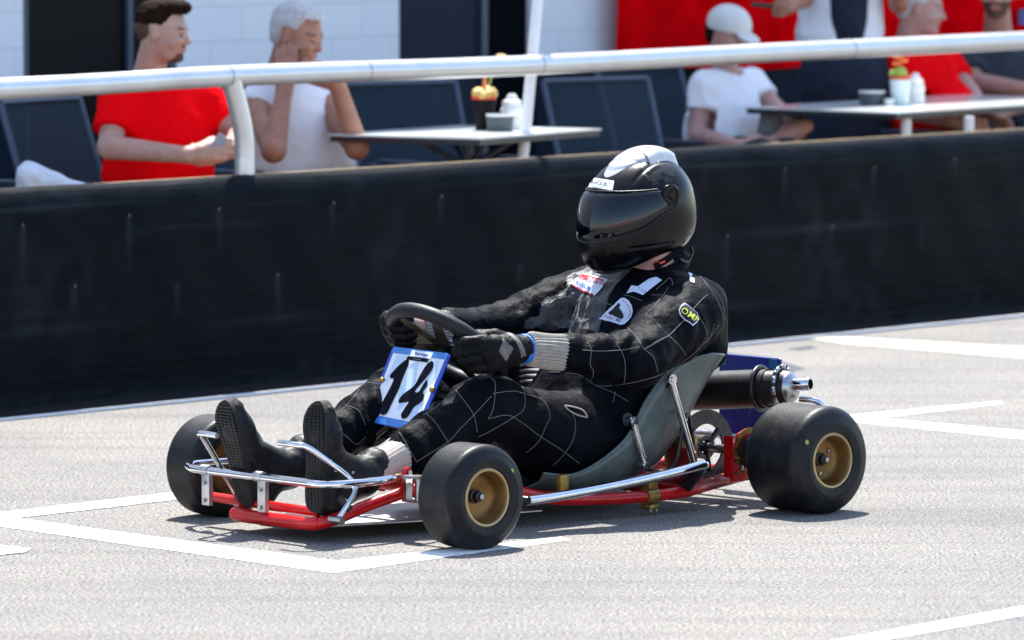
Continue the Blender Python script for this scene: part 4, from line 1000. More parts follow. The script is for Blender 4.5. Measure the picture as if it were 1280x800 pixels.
def shell(name, lo_f, hi_f, az0, az1, off, m, parent, na=72, nb=28, edge=.0025):
    V_ = []; A_ = np.linspace(az0, az1, na)
    for i, a in enumerate(A_):
        for j in range(nb):
            t = j/(nb-1); e_ = lo_f(a)*(1-t)+hi_f(a)*t
            ed_ = min(i, na-1-i)/4; eb = min(j, nb-1-j)/1.5; o2 = off*min(1, ed_, eb)
            V_.append(tuple(hpt(a, e_, o2 if min(i, na-1-i, j, nb-1-j) else -.001)))
    V_ = np.array(V_); G = V_.reshape(na, nb, 3)
    for _ in range(14):                      # smooth the interior so reflections run clean
        G[1:-1, 1:-1] = .2*G[1:-1, 1:-1]+.2*(G[:-2, 1:-1]+G[2:, 1:-1]+G[1:-1, :-2]+G[1:-1, 2:])
    idx = np.arange(na*nb).reshape(na, nb); F_ = np.stack([idx[:-1, :-1], idx[1:, :-1], idx[1:, 1:], idx[:-1, 1:]], -1).reshape(-1, 4)
    return np_mesh(name, G.reshape(-1, 3), F_, [m], parent)
def vlo(a): t = abs(a)/R(92); return R(-14)+R(1)*t+R(24)*t**3.2
def vhi(a): t = abs(a)/R(92); return R(31)-R(5)*t**2.2
visor = shell('visor', vlo, vhi, R(-92), R(92), .006, 'visor', helm)
# bright lower edge strip and trim lines of the visor
def hline(pts, r, name, m, parent, off=.004): return MB().tube([hpt(R(a), R(e), off) for a, e in pts], r, 8).build(name, m, parent)
hline([(a, math.degrees(vlo(R(a)))-1.2) for a in range(-80, 81, 4)], .0016, 'visor_gasket', 'black_metal', helm, .003)
hline([(a, math.degrees(vhi(R(a)))+1.0) for a in range(-80, 81, 4)], .0014, 'visor_gasket', 'black_metal', helm, .003)
for sgn in (1, -1):
    c = hpt(sgn*R(95), R(18.5), .0); n = Vector(Hrot@np.array([.05, sgn, .0])).normalized()
    pv_ = MB().lathe([(-.006, .028), (.004, .028), (.007, .025), (.007, .020), (.005, .0195), (.005, .013), (.009, .010), (.009, 0)], c, n, 32).build('visor_pivot', 'helmet', helm)
    MB().box(c+n*.0095, (.016, .002, .003), Matrix.Rotation(R(-20), 3, 'Y')).build('pivot_slot', 'black_metal', pv_)
    hline([(sgn*80, 5), (sgn*87, 0), (sgn*97, 3), (sgn*103, 9)], .0016, 'pivot_trim', 'black_metal', helm, .002)
# roof vent with its spoiler
vt = shell('roof_vent', lambda a: 0, lambda a: 0, 0, 1, 0, 'helmet', helm, 3, 3) if False else None
def top_pt(x, y, off):
    o_ = Vector(h2k((x, y, .4))); d = Vector(-(Hrot@np.array([0, 0, 1.]))); loc, n, i, ds = hb.ray_cast(o_, d)
    return loc-d*off if loc is not None else Vector(h2k((x, y, .02)))-d*off
V_ = []; na, nb = 46, 30
for i in range(na):
    t = i/(na-1); x = .100-t*.235; hw = (.022+.050*min(1, t*2.2)**.8)*(1-.18*max(0, t-.6)/.4)
    for j in range(nb):
        s_ = j/(nb-1)*2-1; e_ = min(1, (1-abs(s_))*4)*min(1, t*6, 1)
        step = .004*(1 if t > .16 else 0)+.003*(1 if t > .30 else 0)
        rise = (.003+step*(1-abs(s_)**3*.7)+.020*max(0, t-.30)**1.1*1.4)*min(1, (1-abs(s_))*5)*min(1, t*6)-.001
        if i == 0: rise = -.001
        if i == na-1: rise = -.004; x -= 0
        y_ = s_*hw; xx = x+abs(s_)**2*(-.030 if t < .5 else .012)
        V_.append(tuple(top_pt(xx, y_, rise)))
idx = np.arange(na*nb).reshape(na, nb); F_ = np.stack([idx[:-1, :-1], idx[:-1, 1:], idx[1:, 1:], idx[1:, :-1]], -1).reshape(-1, 4)
np_mesh('roof_vent', np.array(V_), F_, ['vent_sun_glare'], helm)  # vent is black, the sun's highlight is painted over all of it
# chin vent, straps, collar
MB().tube([hpt(R(a), R(-43), .001) for a in range(-22, 23, 4)], .0045, 8).build('chin_vent', 'black_metal', helm)
MB().box(h2k((-.02, .085, -.130)), (.11, .006, .018), Matrix(Hrot) @ Matrix.Rotation(R(14), 3, 'Y')).build('neck_roll', 'suit', helm)
MB().tube(catmull([h2k((-.09, .10, -.112)), h2k((-.105, .085, -.137)), h2k((-.08, .088, -.155)), h2k((-.05, .094, -.14))], 5), .004, 8).build('chin_strap', 'black_metal', helm)
MB().tube(catmull([h2k((-.03, .080, -.132)), h2k((.01, .083, -.136)), h2k((.025, .080, -.134))], 5), .006, 10).build('red_lining', 'collar_red', helm)
clr = MB().tube(catmull([(-.50+.080*math.cos(a), .082*math.sin(a), .622-.02*math.cos(a)+.004*math.sin(3*a)) for a in np.linspace(0, 2*math.pi, 26)], 3), .0165, 12); clr.build('suit_collar', 'suit', suit)

# gloves: palm, four bent fingers and a thumb closed round the rim of the wheel
def hand(prims_only, wrist, X, Y, Z, s=1., pad=.0, curl=(28, 62, 58), thumb=((.030, .028, -.004), (.058, .040, -.020), (.078, .030, -.038)), flen=1.):
    W_ = np.array(wrist, float); X, Y, Z = [np.array(v, float)/np.linalg.norm(v) for v in (X, Y, Z)]
    def T(p): return W_+(X*p[0]+Y*p[1]+Z*p[2])*s
    pr_ = [cone(T((-.012, 0, 0)), T((.02, 0, 0)), .027*s+pad, .027*s+pad, .015), cone(T((.02, .010, 0)), T((.078, .020, .002)), .021*s+pad, .0165*s+pad, .012), cone(T((.02, -.012, 0)), T((.074, -.024, 0)), .021*s+pad, .0150*s+pad, .012), cone(T((.03, 0, -.002)), T((.078, -.002, .003)), .023*s+pad, .0165*s+pad, .012)]
    for i, (y, L) in enumerate(((.030, (.040, .024, .020)), (.010, (.044, .028, .022)), (-.010, (.041, .026, .021)), (-.029, (.034, .021, .018)))):
        p = np.array((.080-.004*abs(i-1), y, .002)); a = 0.; r = .0098-(.0012 if i == 3 else 0)
        for k in range(3):
            a += R(curl[k]); q = p+np.array((math.cos(a), -.0*y, -math.sin(a)))*L[k]*flen
            pr_.append(cone(T(p), T(q), (r-.0004*k)*s+pad, (r-.0004*(k+1))*s+pad, .0035)); p = q
    th = [np.array((.012, .018, -.006))]+[np.array(t) for t in thumb]
    for k in range(3): pr_.append(cone(T(th[k]), T(th[k+1]), ((.016, .0125, .0115)[k])*s+pad, ((.0125, .0115, .0100)[k])*s+pad, .006))
    return pr_, T
GP = .0022
lh, TL = hand(True, (.178, .206, .451), (.80, -.10, -.06), (.24, -.12, .92), (.05, .97, .10), 1.2, GP, (34, 60, 55), ((.036, .034, -.014), (.064, .038, -.034), (.080, .026, -.052)))
rh, TR = hand(True, (.200, -.208, .496), (.80, .42, -.10), (.26, -.10, .92), (.36, -.90, .0), 1.15, GP, (34, 60, 55), ((.036, .034, -.014), (.064, .038, -.034), (.080, .026, -.052)))
def gextra(P): return -(wr(P, .0011, 60, 5)+wr(P, .0006, 120, 1))
def pad_zone(T):
    c1, c2, c3 = T((.048, .004, .022)), T((.012, .015, .026)), T((.066, .036, -.022)); c4 = T((.018, -.02, .02))
    Xa = (T((1, 0, 0))-T((0, 0, 0))); Xa /= np.linalg.norm(Xa); Ya = T((0, 1, 0))-T((0, 0, 0)); Ya /= np.linalg.norm(Ya)
    def zf(c):
        z = np.zeros(len(c), int); Z_ = np.cross(Xa, Ya)
        q = c-c1; u, v = q@Xa, q@Ya; d1 = np.sqrt((q**2).sum(1))
        z[(np.abs(u)/.020+np.abs(v-.10*u)/.030 < 1) & (d1 < .034)] = 1
        q = c-c2; u, v = q@Xa, q@Ya; z[(np.abs(u-.25*v) < .0075) & (np.abs(v+.004) < .034) & (np.sqrt((q**2).sum(1)) < .045)] = 1
        q = c-c3; z[np.sqrt((q**2).sum(1)) < .017] = 1
        return z
    return zf
GV, GF = field_mesh(lh, .0026, extra=gextra, smooth=1); gl = np_mesh('glove', GV, GF, ['glove', 'glove_pad'], drv, pad_zone(TL))
G2, G2F = field_mesh(rh, .0026, extra=gextra, smooth=1); gr = np_mesh('glove', G2, G2F, ['glove', 'glove_pad'], drv, pad_zone(TR))

# quilting seams, piping and badges laid on the cloth
S_suit = Surf((SV, SF))
def za(L): return [(750+x/8.533, 340+y/8.533) for x, y in L]
def zb(L): return [(640+x/3.637, 300+y/3.637) for x, y in L]
def zc(L): return [(400+x/3.333, 360+y/3.333) for x, y in L]
lines = [za(L) for L in (
 [(550, 245), (680, 250), (760, 270), (860, 315), (930, 350), (1010, 420), (1080, 520), (1130, 610), (1140, 700), (1145, 765)],
 [(725, 165), (690, 230), (640, 280), (600, 340), (490, 455)], [(490, 455), (600, 540), (680, 630), (740, 680), (830, 765)],
 [(560, 765), (640, 720), (730, 680), (800, 610), (890, 520), (990, 400), (1080, 300), (1150, 240)], [(1105, 765), (1200, 660), (1250, 580), (1280, 570)],
 [(600, 190), (680, 120), (740, 65), (770, 100), (775, 140)], [(250, 250), (330, 260), (450, 310)], [(0, 320), (60, 335), (130, 355)], [(60, 680), (130, 640), (200, 610)], [(290, 590), (370, 660), (440, 765)])]
lines += [zb(L) for L in (
 [(520, 395), (560, 440), (600, 495), (640, 530), (655, 570), (662, 600)], [(320, 500), (400, 505), (500, 500), (580, 487)], [(600, 497), (650, 470), (710, 435), (740, 410)],
 [(713, 437), (760, 480), (790, 525)], [(430, 430), (480, 480), (510, 540), (515, 600), (510, 650)], [(340, 460), (360, 500), (355, 560), (370, 600), (360, 640)], [(245, 455), (255, 500), (240, 550), (222, 600)],
 [(170, 600), (300, 610), (380, 660), (470, 660), (560, 645), (640, 625), (700, 600), (760, 565), (820, 520), (870, 470), (900, 440), (920, 380)],
 [(385, 665), (450, 690), (530, 735)], [(470, 690), (460, 740)], [(800, 130), (850, 160), (890, 210), (930, 270), (955, 330), (985, 390)])]
lines += [zc(L) for L in (
 [(710, 375), (730, 400), (722, 500), (700, 545)], [(565, 425), (600, 470), (640, 530), (655, 600)], [(440, 520), (480, 560), (520, 620), (535, 645)],
 [(715, 450), (640, 530), (580, 590), (535, 640), (440, 700), (400, 725)], [(330, 600), (360, 650), (400, 720)], [(430, 530), (480, 500), (560, 430), (600, 400)],
 [(720, 440), (800, 430), (850, 440), (930, 470), (957, 530), (943, 570), (910, 640), (860, 685)], [(820, 375), (850, 430), (850, 500), (820, 530), (720, 590), (660, 620)],
 [(700, 545), (780, 530), (840, 560), (920, 620), (1000, 670), (1080, 730)], [(1050, 520), (1065, 570), (1050, 640), (1010, 700), (970, 740)],
 [(40, 540), (110, 490), (180, 400), (230, 330)], [(180, 390), (240, 400)], [(110, 490), (160, 510), (190, 570)], [(40, 590), (100, 610), (150, 650), (190, 620)])]
for L_ in lines: S_suit.stitch([L_], 'quilting_seam', 'stitch', suit, .00075)
for L_ in ([(705, 507), (711, 513), (722, 519), (734, 522)], [(706, 507), (717, 509), (728, 513), (734, 521)]): S_suit.stitch([L_], 'waist_cord', 'knit', suit, .0022)
def decal(L, nm, m, off): return S_suit.decal(L, nm, m, suit, off, 1.6)
# red and blue name badge on the chest
q8 = lambda L: [(700+x/8, 320+y/8) for x, y in L]
bA = decal(q8([(235, 178), (360, 205), (482, 243), (420, 325), (350, 403), (215, 345), (92, 277), (165, 225)]), 'chest_badge', 'patch_white', .0030)
S_suit.decal(q8([(232, 188), (440, 245), (452, 300), (395, 290), (180, 222)]), 'badge_red_field', 'patch_red', suit, .0042, 1.6)
S_suit.decal(q8([(108, 285), (215, 335), (342, 390), (338, 399), (215, 350), (100, 290)]), 'badge_red_edge', 'patch_red', suit, .0042, 1.6)
S_suit.text('SWIN', (700+285/8, 320+258/8), (7.6, 2.5), (1.9, -6.6), 'badge_lettering', 'patch_white', suit, .0056, .012)
S_suit.text('the', (700+205/8, 320+232/8), (3.6, 1.2), (1.2, -3.6), 'badge_lettering', 'patch_white', suit, .0056)
S_suit.text('NUTLE', (700+128/8, 320+272/8), (7.0, 3.0), (3.0, -6.0), 'badge_lettering', 'patch_blue', suit, .0050, .02)
# rounded club badge with a kart and rider
decal(q8([(393, 632), (440, 590), (480, 550), (520, 510), (580, 450), (610, 426), (650, 424), (690, 450), (722, 500), (732, 555), (715, 615), (680, 655), (655, 680), (612, 695), (560, 675), (500, 655), (450, 645)]), 'round_badge', 'patch_white', .003)
decal(q8([(490, 570), (520, 540), (555, 535), (560, 500), (585, 475), (605, 480), (608, 505), (595, 520), (615, 545), (640, 590), (640, 620), (615, 635), (560, 610), (520, 590), (500, 590)]), 'badge_kart_figure', 'patch_black', .0042)
for (x, y) in ((640, 455), (662, 470), (680, 490), (693, 512), (702, 537), (706, 562), (703, 588), (692, 612)): decal(q8([(x-7, y-6), (x+7, y-6), (x+7, y+6), (x-7, y+6)]), 'badge_letter', 'patch_red', .0042)
S_suit.text('ROSO', (700+455/8, 320+610/8), (3.6, 1.5), (1.0, -3.4), 'badge_lettering', 'patch_red', suit, .0046, .01)
S_suit.text('90', (700+560/8, 320+650/8), (5.4, 2.2), (1.4, -4.6), 'badge_lettering', 'patch_black', suit, .0046, .02)
# name strip on the collar bone
decal(za([(285, 235), (340, 150), (410, 160), (450, 130), (530, 80), (600, 60), (665, 95), (560, 175), (460, 252), (410, 230), (360, 215)]), 'name_strip', 'patch_white', .003)
S_suit.text('1 CO', (750+405/8.533, 340+185/8.533), (4.6, 3.2), (2.2, -3.6), 'badge_lettering', 'patch_black', suit, .0046)
# maker's badge on the sleeve
o8 = [(835, 410), (860, 365), (892, 338), (930, 355), (985, 400), (1032, 440), (1045, 490), (1035, 530), (985, 580), (940, 540), (900, 520), (850, 470)]
decal(za(o8), 'sleeve_badge', 'patch_white', .003)
cx_, cy_ = np.mean([p[0] for p in o8]), np.mean([p[1] for p in o8])
decal(za([(cx_+(x-cx_)*.90, cy_+(y-cy_)*.88) for x, y in o8]), 'badge_black_field', 'patch_black', .0042)
S_suit.text('OMP', (750+852/8.533, 340+428/8.533), (9.4, 6.6), (4.2, -8.6), 'badge_lettering', 'patch_yellow', suit, .0054, .012)
decal(za([(925, -10), (955, 50), (963, 112), (1005, 124), (1006, 80), (972, 60), (985, 40), (965, -12)]), 'shoulder_stripe', 'patch_white', .003)
# helmet sticker above the visor
S_h = Surf((HV, HF))
stq = [(738.5, 222), (768, 226.5), (766, 238.5), (736, 234)]
S_h.decal(stq, 'forehead_sticker', 'patch_white', helm, .0018, 1.6)
S_h.text('AHOUR', (739.6, 230.4), (5.6, .85), (.2, -7.2), 'sticker_lettering', 'patch_black', helm, .0030, .01)
S_h.text('SPEED', (741, 236.4), (4.6, .7), (.1, -4.6), 'sticker_lettering', 'patch_black', helm, .0030, .01)

# ================================================================== TERRACE: people, chairs, tables
def PX(u, v, Yd):                       # a traced point at world distance Yd
    d = ray_w(u, v); return CAMW+d*(Yd/d[1])
def rotm(yaw, pitch=0., roll=0.):       # head axes: x = nose, y = left ear, z = crown
    M = Matrix.Rotation(yaw, 3, 'Z') @ Matrix.Rotation(pitch, 3, 'Y') @ Matrix.Rotation(roll, 3, 'X'); return np.array(M)
def head_prims(c, M, s=1., ears=True):
    T = lambda p: np.array(c)+M@(np.array(p)*s)
    E = lambda p, r, k=.012: ell(T(p), np.array(r)*s, k*s, M)
    P_ = [E((-.012, 0, .040), (.098, .076, .088)), E((.022, 0, -.030), (.072, .062, .075), .02), E((.045, 0, -.070), (.042, .040, .036), .02), E((.050, 0, .005), (.048, .058, .070), .02),
          cone(T((.086, 0, .022)), T((.112, 0, -.020)), .008*s, .013*s, .008*s), cone(T((.098, .010, -.024)), T((.098, -.010, -.024)), .009*s, .009*s, .006*s),
          cone(T((.082, -.034, .026)), T((.082, .034, .026)), .012*s, .012*s, .012*s), cone(T((.080, .036, -.016)), T((.062, .050, -.03)), .014*s, .012*s, .02*s), cone(T((.080, -.036, -.016)), T((.062, -.050, -.03)), .014*s, .012*s, .02*s)]
    for sg in (1, -1):
        P_.append(cut(T((.104, sg*.031, .006)), np.array((.016, .016, .011))*s, .008*s, M))
        P_.append(E((.078, sg*.031, .005), (.0135, .0135, .0115), .003))
        if ears: P_ += [E((-.004, sg*.076, -.002), (.019, .008, .031), .006), cut(T((.003, sg*.087, .002)), np.array((.009, .006, .016))*s, .004*s, M)]
    P_ += [cone(T((.092, -.020, -.047)), T((.092, .020, -.047)), .0068*s, .0068*s, .005*s), cone(T((.091, -.016, -.058)), T((.091, .016, -.058)), .0075*s, .0075*s, .005*s), E((.078, 0, -.088), (.020, .020, .018), .012)]
    return P_, T
def figure(name, label, group, root, head, Mh, hs, joints, skin_m, body_r=1., beard=None, ears=True, hand_cfg=None, standing=False, vox=.0062):
    o = empty('person', root); tag(o, label, 'person', group)
    P_, T = head_prims(head, Mh, hs, ears)
    J = {k: np.array(v, float) for k, v in joints.items()}; b = body_r
    P_ += [cone(T((-.028, 0, -.045)), J['neck'], .054*hs, .058*b, .02)]
    ch = (J['rs']+J['ls'])/2
    P_ += [cone(J['rs'], J['ls'], .055*b, .055*b, .04), cone(J['hip'], ch-np.array([0, 0, .06]), .12*b, .11*b, .05), ell(J['hip'], (.15*b, .13*b, .11), .04)]
    for s_ in 'rl':
        S0, E0, W_ = J[s_+'s'], J[s_+'e'], J[s_+'w']
        P_ += [cone(S0, E0, .050*b, .040*b, .02), cone(E0, W_, .041*b, .028*b, .012)]
        if hand_cfg and s_ in hand_cfg:
            X, Y_, Z_, curl = hand_cfg[s_]; hp_, _ = hand(True, W_+np.array(X)*.02, X, Y_, Z_, 1.02, .0008, curl); P_ += hp_
    V_, F_ = field_mesh(P_, vox, smooth=1); c0 = np.array(head)
    def zone(c):
        q = (c-c0)@Mh/hs; z = np.zeros(len(c), int); x, y, w = q[:, 0], q[:, 1], q[:, 2]
        z[(np.abs(np.abs(y)-.031) < .0115) & (np.abs(w-.004) < .0075) & (x > .074)] = 2
        z[(np.abs(y) < .024) & (np.abs(w+.053) < .0095) & (x > .088)] = 1
        z[(np.abs(np.abs(y)-.033) < .020) & (np.abs(w-.030-.08*(.033-np.abs(np.abs(y)-.033))) < .0034) & (x > .066)] = 4
        if beard == 'full': z[(w < -.028) & (w > -.115) & (x > .0) & ~((np.abs(y) < .02) & (np.abs(w+.053) < .008))] = 3
        if beard == 'goatee': z[(((w < -.068) & (w > -.115) & (np.abs(y) < .030) & (x > .045)) | ((np.abs(w+.040) < .005) & (np.abs(y) < .024) & (x > .08)))] = 3
        return z
    bo_ = np_mesh('body', V_, F_, [skin_m, 'lip', 'eye', 'beard', 'hair_fade'], o, zone, root)
    return o, J, T
def cloth(name, prims, m, parent, root, vox=.007, folds=.003, clip=None, zone=None, mats=None):
    def fold(P):
        q = P*np.array((1, 1, .8), np.float32)+(vnoise(P, 5, 3)*.14)[..., None]; rd = 1-np.abs(2*vnoise(q, 8.5, 6)-1); q2 = P+(vnoise(P, 9, 1)*.06)[..., None]; r2_ = 1-np.abs(2*vnoise(q2, 16, 9)-1)
        return -(wr(P, folds, 13, 2)+folds*2.6*rd**4*np.clip(vnoise(P, 4, 7)*2-.5, 0, 1)+folds*1.2*r2_**4)
    V_, F_ = field_mesh(prims, vox, extra=fold, clip=clip, smooth=1)
    return np_mesh(name, V_, F_, mats or [m], parent, zone, root)
def tee(o, J, root, m, b=1., sleeve=.62, loose=.014, hem=None, belly=0., name='t_shirt', collar_r=.07):
    P_ = []; ch = (J['rs']+J['ls'])/2; ax = (J['ls']-J['rs']); ax /= np.linalg.norm(ax)
    fwd = np.cross(ax, np.array([0, 0, 1.])); fwd /= np.linalg.norm(fwd)
    M = np.stack([fwd, ax, np.array([0, 0, 1.])], 1)
    P_ += [cone(J['rs']-ax*-.02, J['ls']-ax*.02, .062*b+loose*.5, .062*b+loose*.5, .04), ell(ch-np.array([0, 0, .13]), (.125*b+loose, .175*b+loose, .19), .05, M), ell((ch*.35+J['hip']*.65)+fwd*belly*.6, (.13*b+loose+belly, .165*b+loose+belly*.4, .15), .06, M), ell(J['hip']+np.array([0, 0, .06])+fwd*belly*.4, (.14*b+loose+belly*.6, .17*b+loose, .10), .05, M)]
    for s_ in 'rl':
        a, e = J[s_+'s'], J[s_+'e']
        if sleeve > 0: P_.append(cone(a, a+(e-a)*sleeve, .060*b+loose*.4, .054*b+loose*.6, .03))
    nk = J['neck']+np.array([0, 0, .02])
    def clip(P, D):
        D2 = D
        q = P-nk; rr = np.sqrt(q[:, 0]**2+q[:, 1]**2); D2 = np.maximum(D2, -(np.maximum(rr-collar_r*b, -(q[:, 2]+.06))))
        for s_ in 'rl':                                     # cut sleeves square
            a, e = J[s_+'s'], J[s_+'e']; L = np.linalg.norm(e-a); d = (e-a)/L; t = (P-a)@d
            if sleeve > 0:
                dist = np.linalg.norm(P-a-t[:, None]*d, axis=1); near = (dist < .085*b) & (t > L*sleeve*.55); D2 = np.where(near, np.maximum(D2, t-L*sleeve), D2)
        return D2
    return cloth(name, P_, m, o, root, clip=clip)
def hair(o, head, Mh, hs, root, m, style='short'):
    T = lambda p: np.array(head)+Mh@(np.array(p)*hs); E = lambda p, r, k=.012: ell(T(p), np.array(r)*hs, k*hs, Mh)
    if style == 'quiff':
        P_ = [E((-.020, 0, .052), (.098, .080, .084)), E((.038, 0, .108), (.062, .062, .034), .02), E((.075, .0, .112), (.034, .050, .022), .02), E((-.06, 0, .03), (.055, .070, .075), .02)]
    else:
        P_ = [E((-.020, 0, .050), (.098, .081, .086)), E((.020, 0, .095), (.070, .066, .036), .02), E((-.06, 0, .01), (.052, .070, .075), .02)]
    H0 = np.array(head)
    def clip(P, D):
        q = (P-H0)@Mh/hs; x, y, z = q[:, 0], q[:, 1], q[:, 2]
        face = -(np.minimum(.090-z-.02*np.cos(y*30)+.0, x-.030+.55*np.clip(.02-z, -.2, 0)))       # keep-out of the face
        D2 = np.maximum(D, np.minimum(x-.028-.35*(z-.02), .085-z))      # hairline
        D2 = np.maximum(D2, np.minimum(-z-.052, 1.)*hs)                  # nape
        D2 = np.maximum(D2, np.where((np.abs(y) > .055), np.minimum(.036-(z), x+.028), -1)*hs)      # round the ears
        return D2-.006*hs*(vnoise(P, 60, 3)-.45)-.004*hs*(vnoise(P, 130, 1)-.5)
    V_, F_ = field_mesh(P_, .0045, clip=clip, smooth=1)
    return np_mesh('hair', V_, F_, [m, 'hair_fade'], o, (lambda c: ((((c-H0)@Mh/hs)[:, 2] < .035)).astype(int)) if style == 'quiff' else None, root)
def trousers(o, J, root, m, knees, feet=None, b=1., shorts=False):
    P_ = [ell(J['hip']+np.array([0, 0, -.01]), (.165*b, .16*b, .11), .05)]
    for s_, k in zip('rl', knees):
        h_ = J['hip']+np.array([0, 0, -.03])+(np.array(k)-J['hip'])*.12; P_.append(cone(h_, k, .088*b, .066*b, .05))
        if not shorts and feet: P_.append(cone(k, feet['rl'.index(s_)], .064*b, .05*b, .03))
    cloth('shorts' if shorts else 'trousers', P_, m, o, root, .010)
    if feet:
        for k, f_ in zip(knees, feet):
            f_ = np.array(f_); k = np.array(k); dr = k-J['hip']; dr[2] = 0; dr /= np.linalg.norm(dr)
            if shorts:
                V_, F_ = field_mesh([cone(k-dr*.1, k, .06, .055, .02), cone(k, f_, .055, .035, .02)], .009, smooth=1); np_mesh('leg', V_, F_, ['skin_tan'], o, None, root)
            V_, F_ = field_mesh([cone(f_-dr*.05+np.array([0, 0, -.045]), f_+dr*.15+np.array([0, 0, -.055]), .038, .036, .02), cone(f_+np.array([0, 0, -.045]), f_+np.array([0, 0, .0]), .045, .045, .02)], .008, smooth=1)
            V_[:, 2] = np.maximum(V_[:, 2], .003); np_mesh('shoe', V_, F_, ['shoe'], o, None, root)
G1 = 'spectators sitting behind the barrier'
# --- man in the red t-shirt
r1 = (-1.19, 19.45, 0)
h1, M1 = PX(203, 42, 19.35), rotm(R(-18), R(6))
J = dict(neck=PX(186, 99, 19.42), rs=PX(148, 126, 19.33), ls=PX(252, 124, 19.52), hip=PX(196, 245, 19.45), re=PX(137, 184, 19.22), rw=PX(236, 194, 19.05), le=PX(300, 168, 19.45), lw=PX(289, 187, 19.12))
hc = {'r': ((.96, -.1, .18), (.1, .3, .95), (0, -1, .2), (30, 50, 40)), 'l': ((-.62, -.5, -.1), (0, .1, 1), (.5, -.8, 0), (28, 50, 40))}
o, J, T = figure('man', 'young man in a red t-shirt with short brown hair and goatee, looking right', G1, r1, h1, M1, .86, J, 'skin', 1.0, 'goatee', hand_cfg=hc)
tee(o, J, r1, 'shirt_red', 1.0, .66); hair(o, h1, M1, .86, r1, 'hair_brown', 'quiff')
trousers(o, J, r1, 'shorts_red', [PX(262, 262, 19.05), PX(318, 262, 19.2)], [(-1.05, 19.0, .09), (-.88, 19.1, .09)], shorts=True)
ph = MB().box(PX(272, 180, 19.03), (.035, .012, .07), Matrix.Rotation(R(35), 3, 'Y'), bev=.003).build('phone', 'phone', None, False)
tag(ph, 'small pale phone held in the hands of the man in red', 'phone')
# --- white haired man in the white vest
r2 = (-.80, 20.3, 0)
h2, M2 = PX(371, 45, 20.10), rotm(R(-30), R(16), R(0))
J = dict(neck=PX(350, 104, 20.22), rs=PX(322, 130, 20.10), ls=PX(404, 122, 20.28), hip=PX(372, 245, 20.30), re=PX(342, 188, 19.85), rw=PX(355, 116, 19.98), le=PX(446, 184, 19.95), lw=PX(421, 104, 19.92))
hc = {'r': ((.05, .05, 1), (1, 0, 0), (0, -1, 0), (12, 30, 30)), 'l': ((-.85, .0, .35), (.3, 0, .9), (.1, -.9, 0), (40, 65, 50))}
o, J, T = figure('man', 'white haired man in a white vest and red shorts, hands at his face', G1, r2, h2, M2, .91, J, 'skin_tan', 1.05, hand_cfg=hc)
tee(o, J, r2, 'shirt_white', 1.05, 0, .016, belly=.035, name='vest', collar_r=.085); hair(o, h2, M2, .91, r2, 'hair_white', 'short')
trousers(o, J, r2, 'shorts_red', [PX(430, 238, 19.85), PX(458, 245, 20.05)], [(-.55, 19.75, .09), (-.42, 19.95, .09)], shorts=True, b=1.05)
# --- woman in the cap
r3 = (.84, 22.5, 0)
h3, M3_ = PX(909, 47, 22.42), rotm(R(-42), R(16))
J = dict(neck=PX(909, 92, 22.5), rs=PX(880, 108, 22.42), ls=PX(940, 106, 22.6), hip=PX(905, 190, 22.5), re=PX(872, 168, 22.38), rw=PX(925, 183, 22.1), le=PX(975, 140, 22.5), lw=PX(1008, 157, 22.2))
hc = {'r': ((.9, -.3, 0), (0, .2, 1), (0, -1, .2), (25, 40, 30)), 'l': ((-.75, -.2, -.45), (-.4, 0, .8), (.3, -.9, .3), (20, 35, 30))}
o, J, T = figure('woman', 'woman in a pale baseball cap and white t-shirt, looking down at her lap', G1, r3, h3, M3_, .84, J, 'skin_pink', .86, hand_cfg=hc, ears=False)
tee(o, J, r3, 'shirt_white', .88, .50, .010)
hair(o, h3, M3_, .84, r3, 'hair_brown', 'short')
T3 = lambda p: h3+M3_@(np.array(p)*.84)
def capclip(P, D):
    q = (P-h3)@M3_/.84; return np.maximum(D, -(q[:, 2]-.036-.10*q[:, 0])*1.)
V_, F_ = field_mesh([ell(T3((-.008, 0, .058)), np.array((.112, .090, .088))*.84, .02, M3_), ell(T3((.0, 0, .075)), np.array((.095, .080, .075))*.84, .03, M3_)], .0045, clip=capclip, smooth=1)
cp_ = np_mesh('cap', V_, F_, ['cap'], o, None, r3)
V_, F_ = field_mesh([ell(T3((.118, 0, .040)), np.array((.060, .062, .012))*.84, .01, M3_@np.array(Matrix.Rotation(R(14), 3, 'Y')))], .004, smooth=1)
np_mesh('peak', V_, F_, ['cap'], cp_, None, (0, 0, 0)).location = (0, 0, 0)
cp_.children[0].location = (-r3[0], -r3[1], 0)
trousers(o, J, r3, 'jeans', [PX(950, 195, 22.0), PX(985, 195, 22.15)], [(1.0, 21.9, .09), (1.12, 22.05, .09)], b=.9)
bg_ = MB().box(PX(962, 158, 22.25), (.09, .06, .13), Matrix.Rotation(R(12), 3, 'Y'), bev=.02).build('bag', 'bag', None)
tag(bg_, 'small grey bag on the lap of the woman in the cap', 'bag')
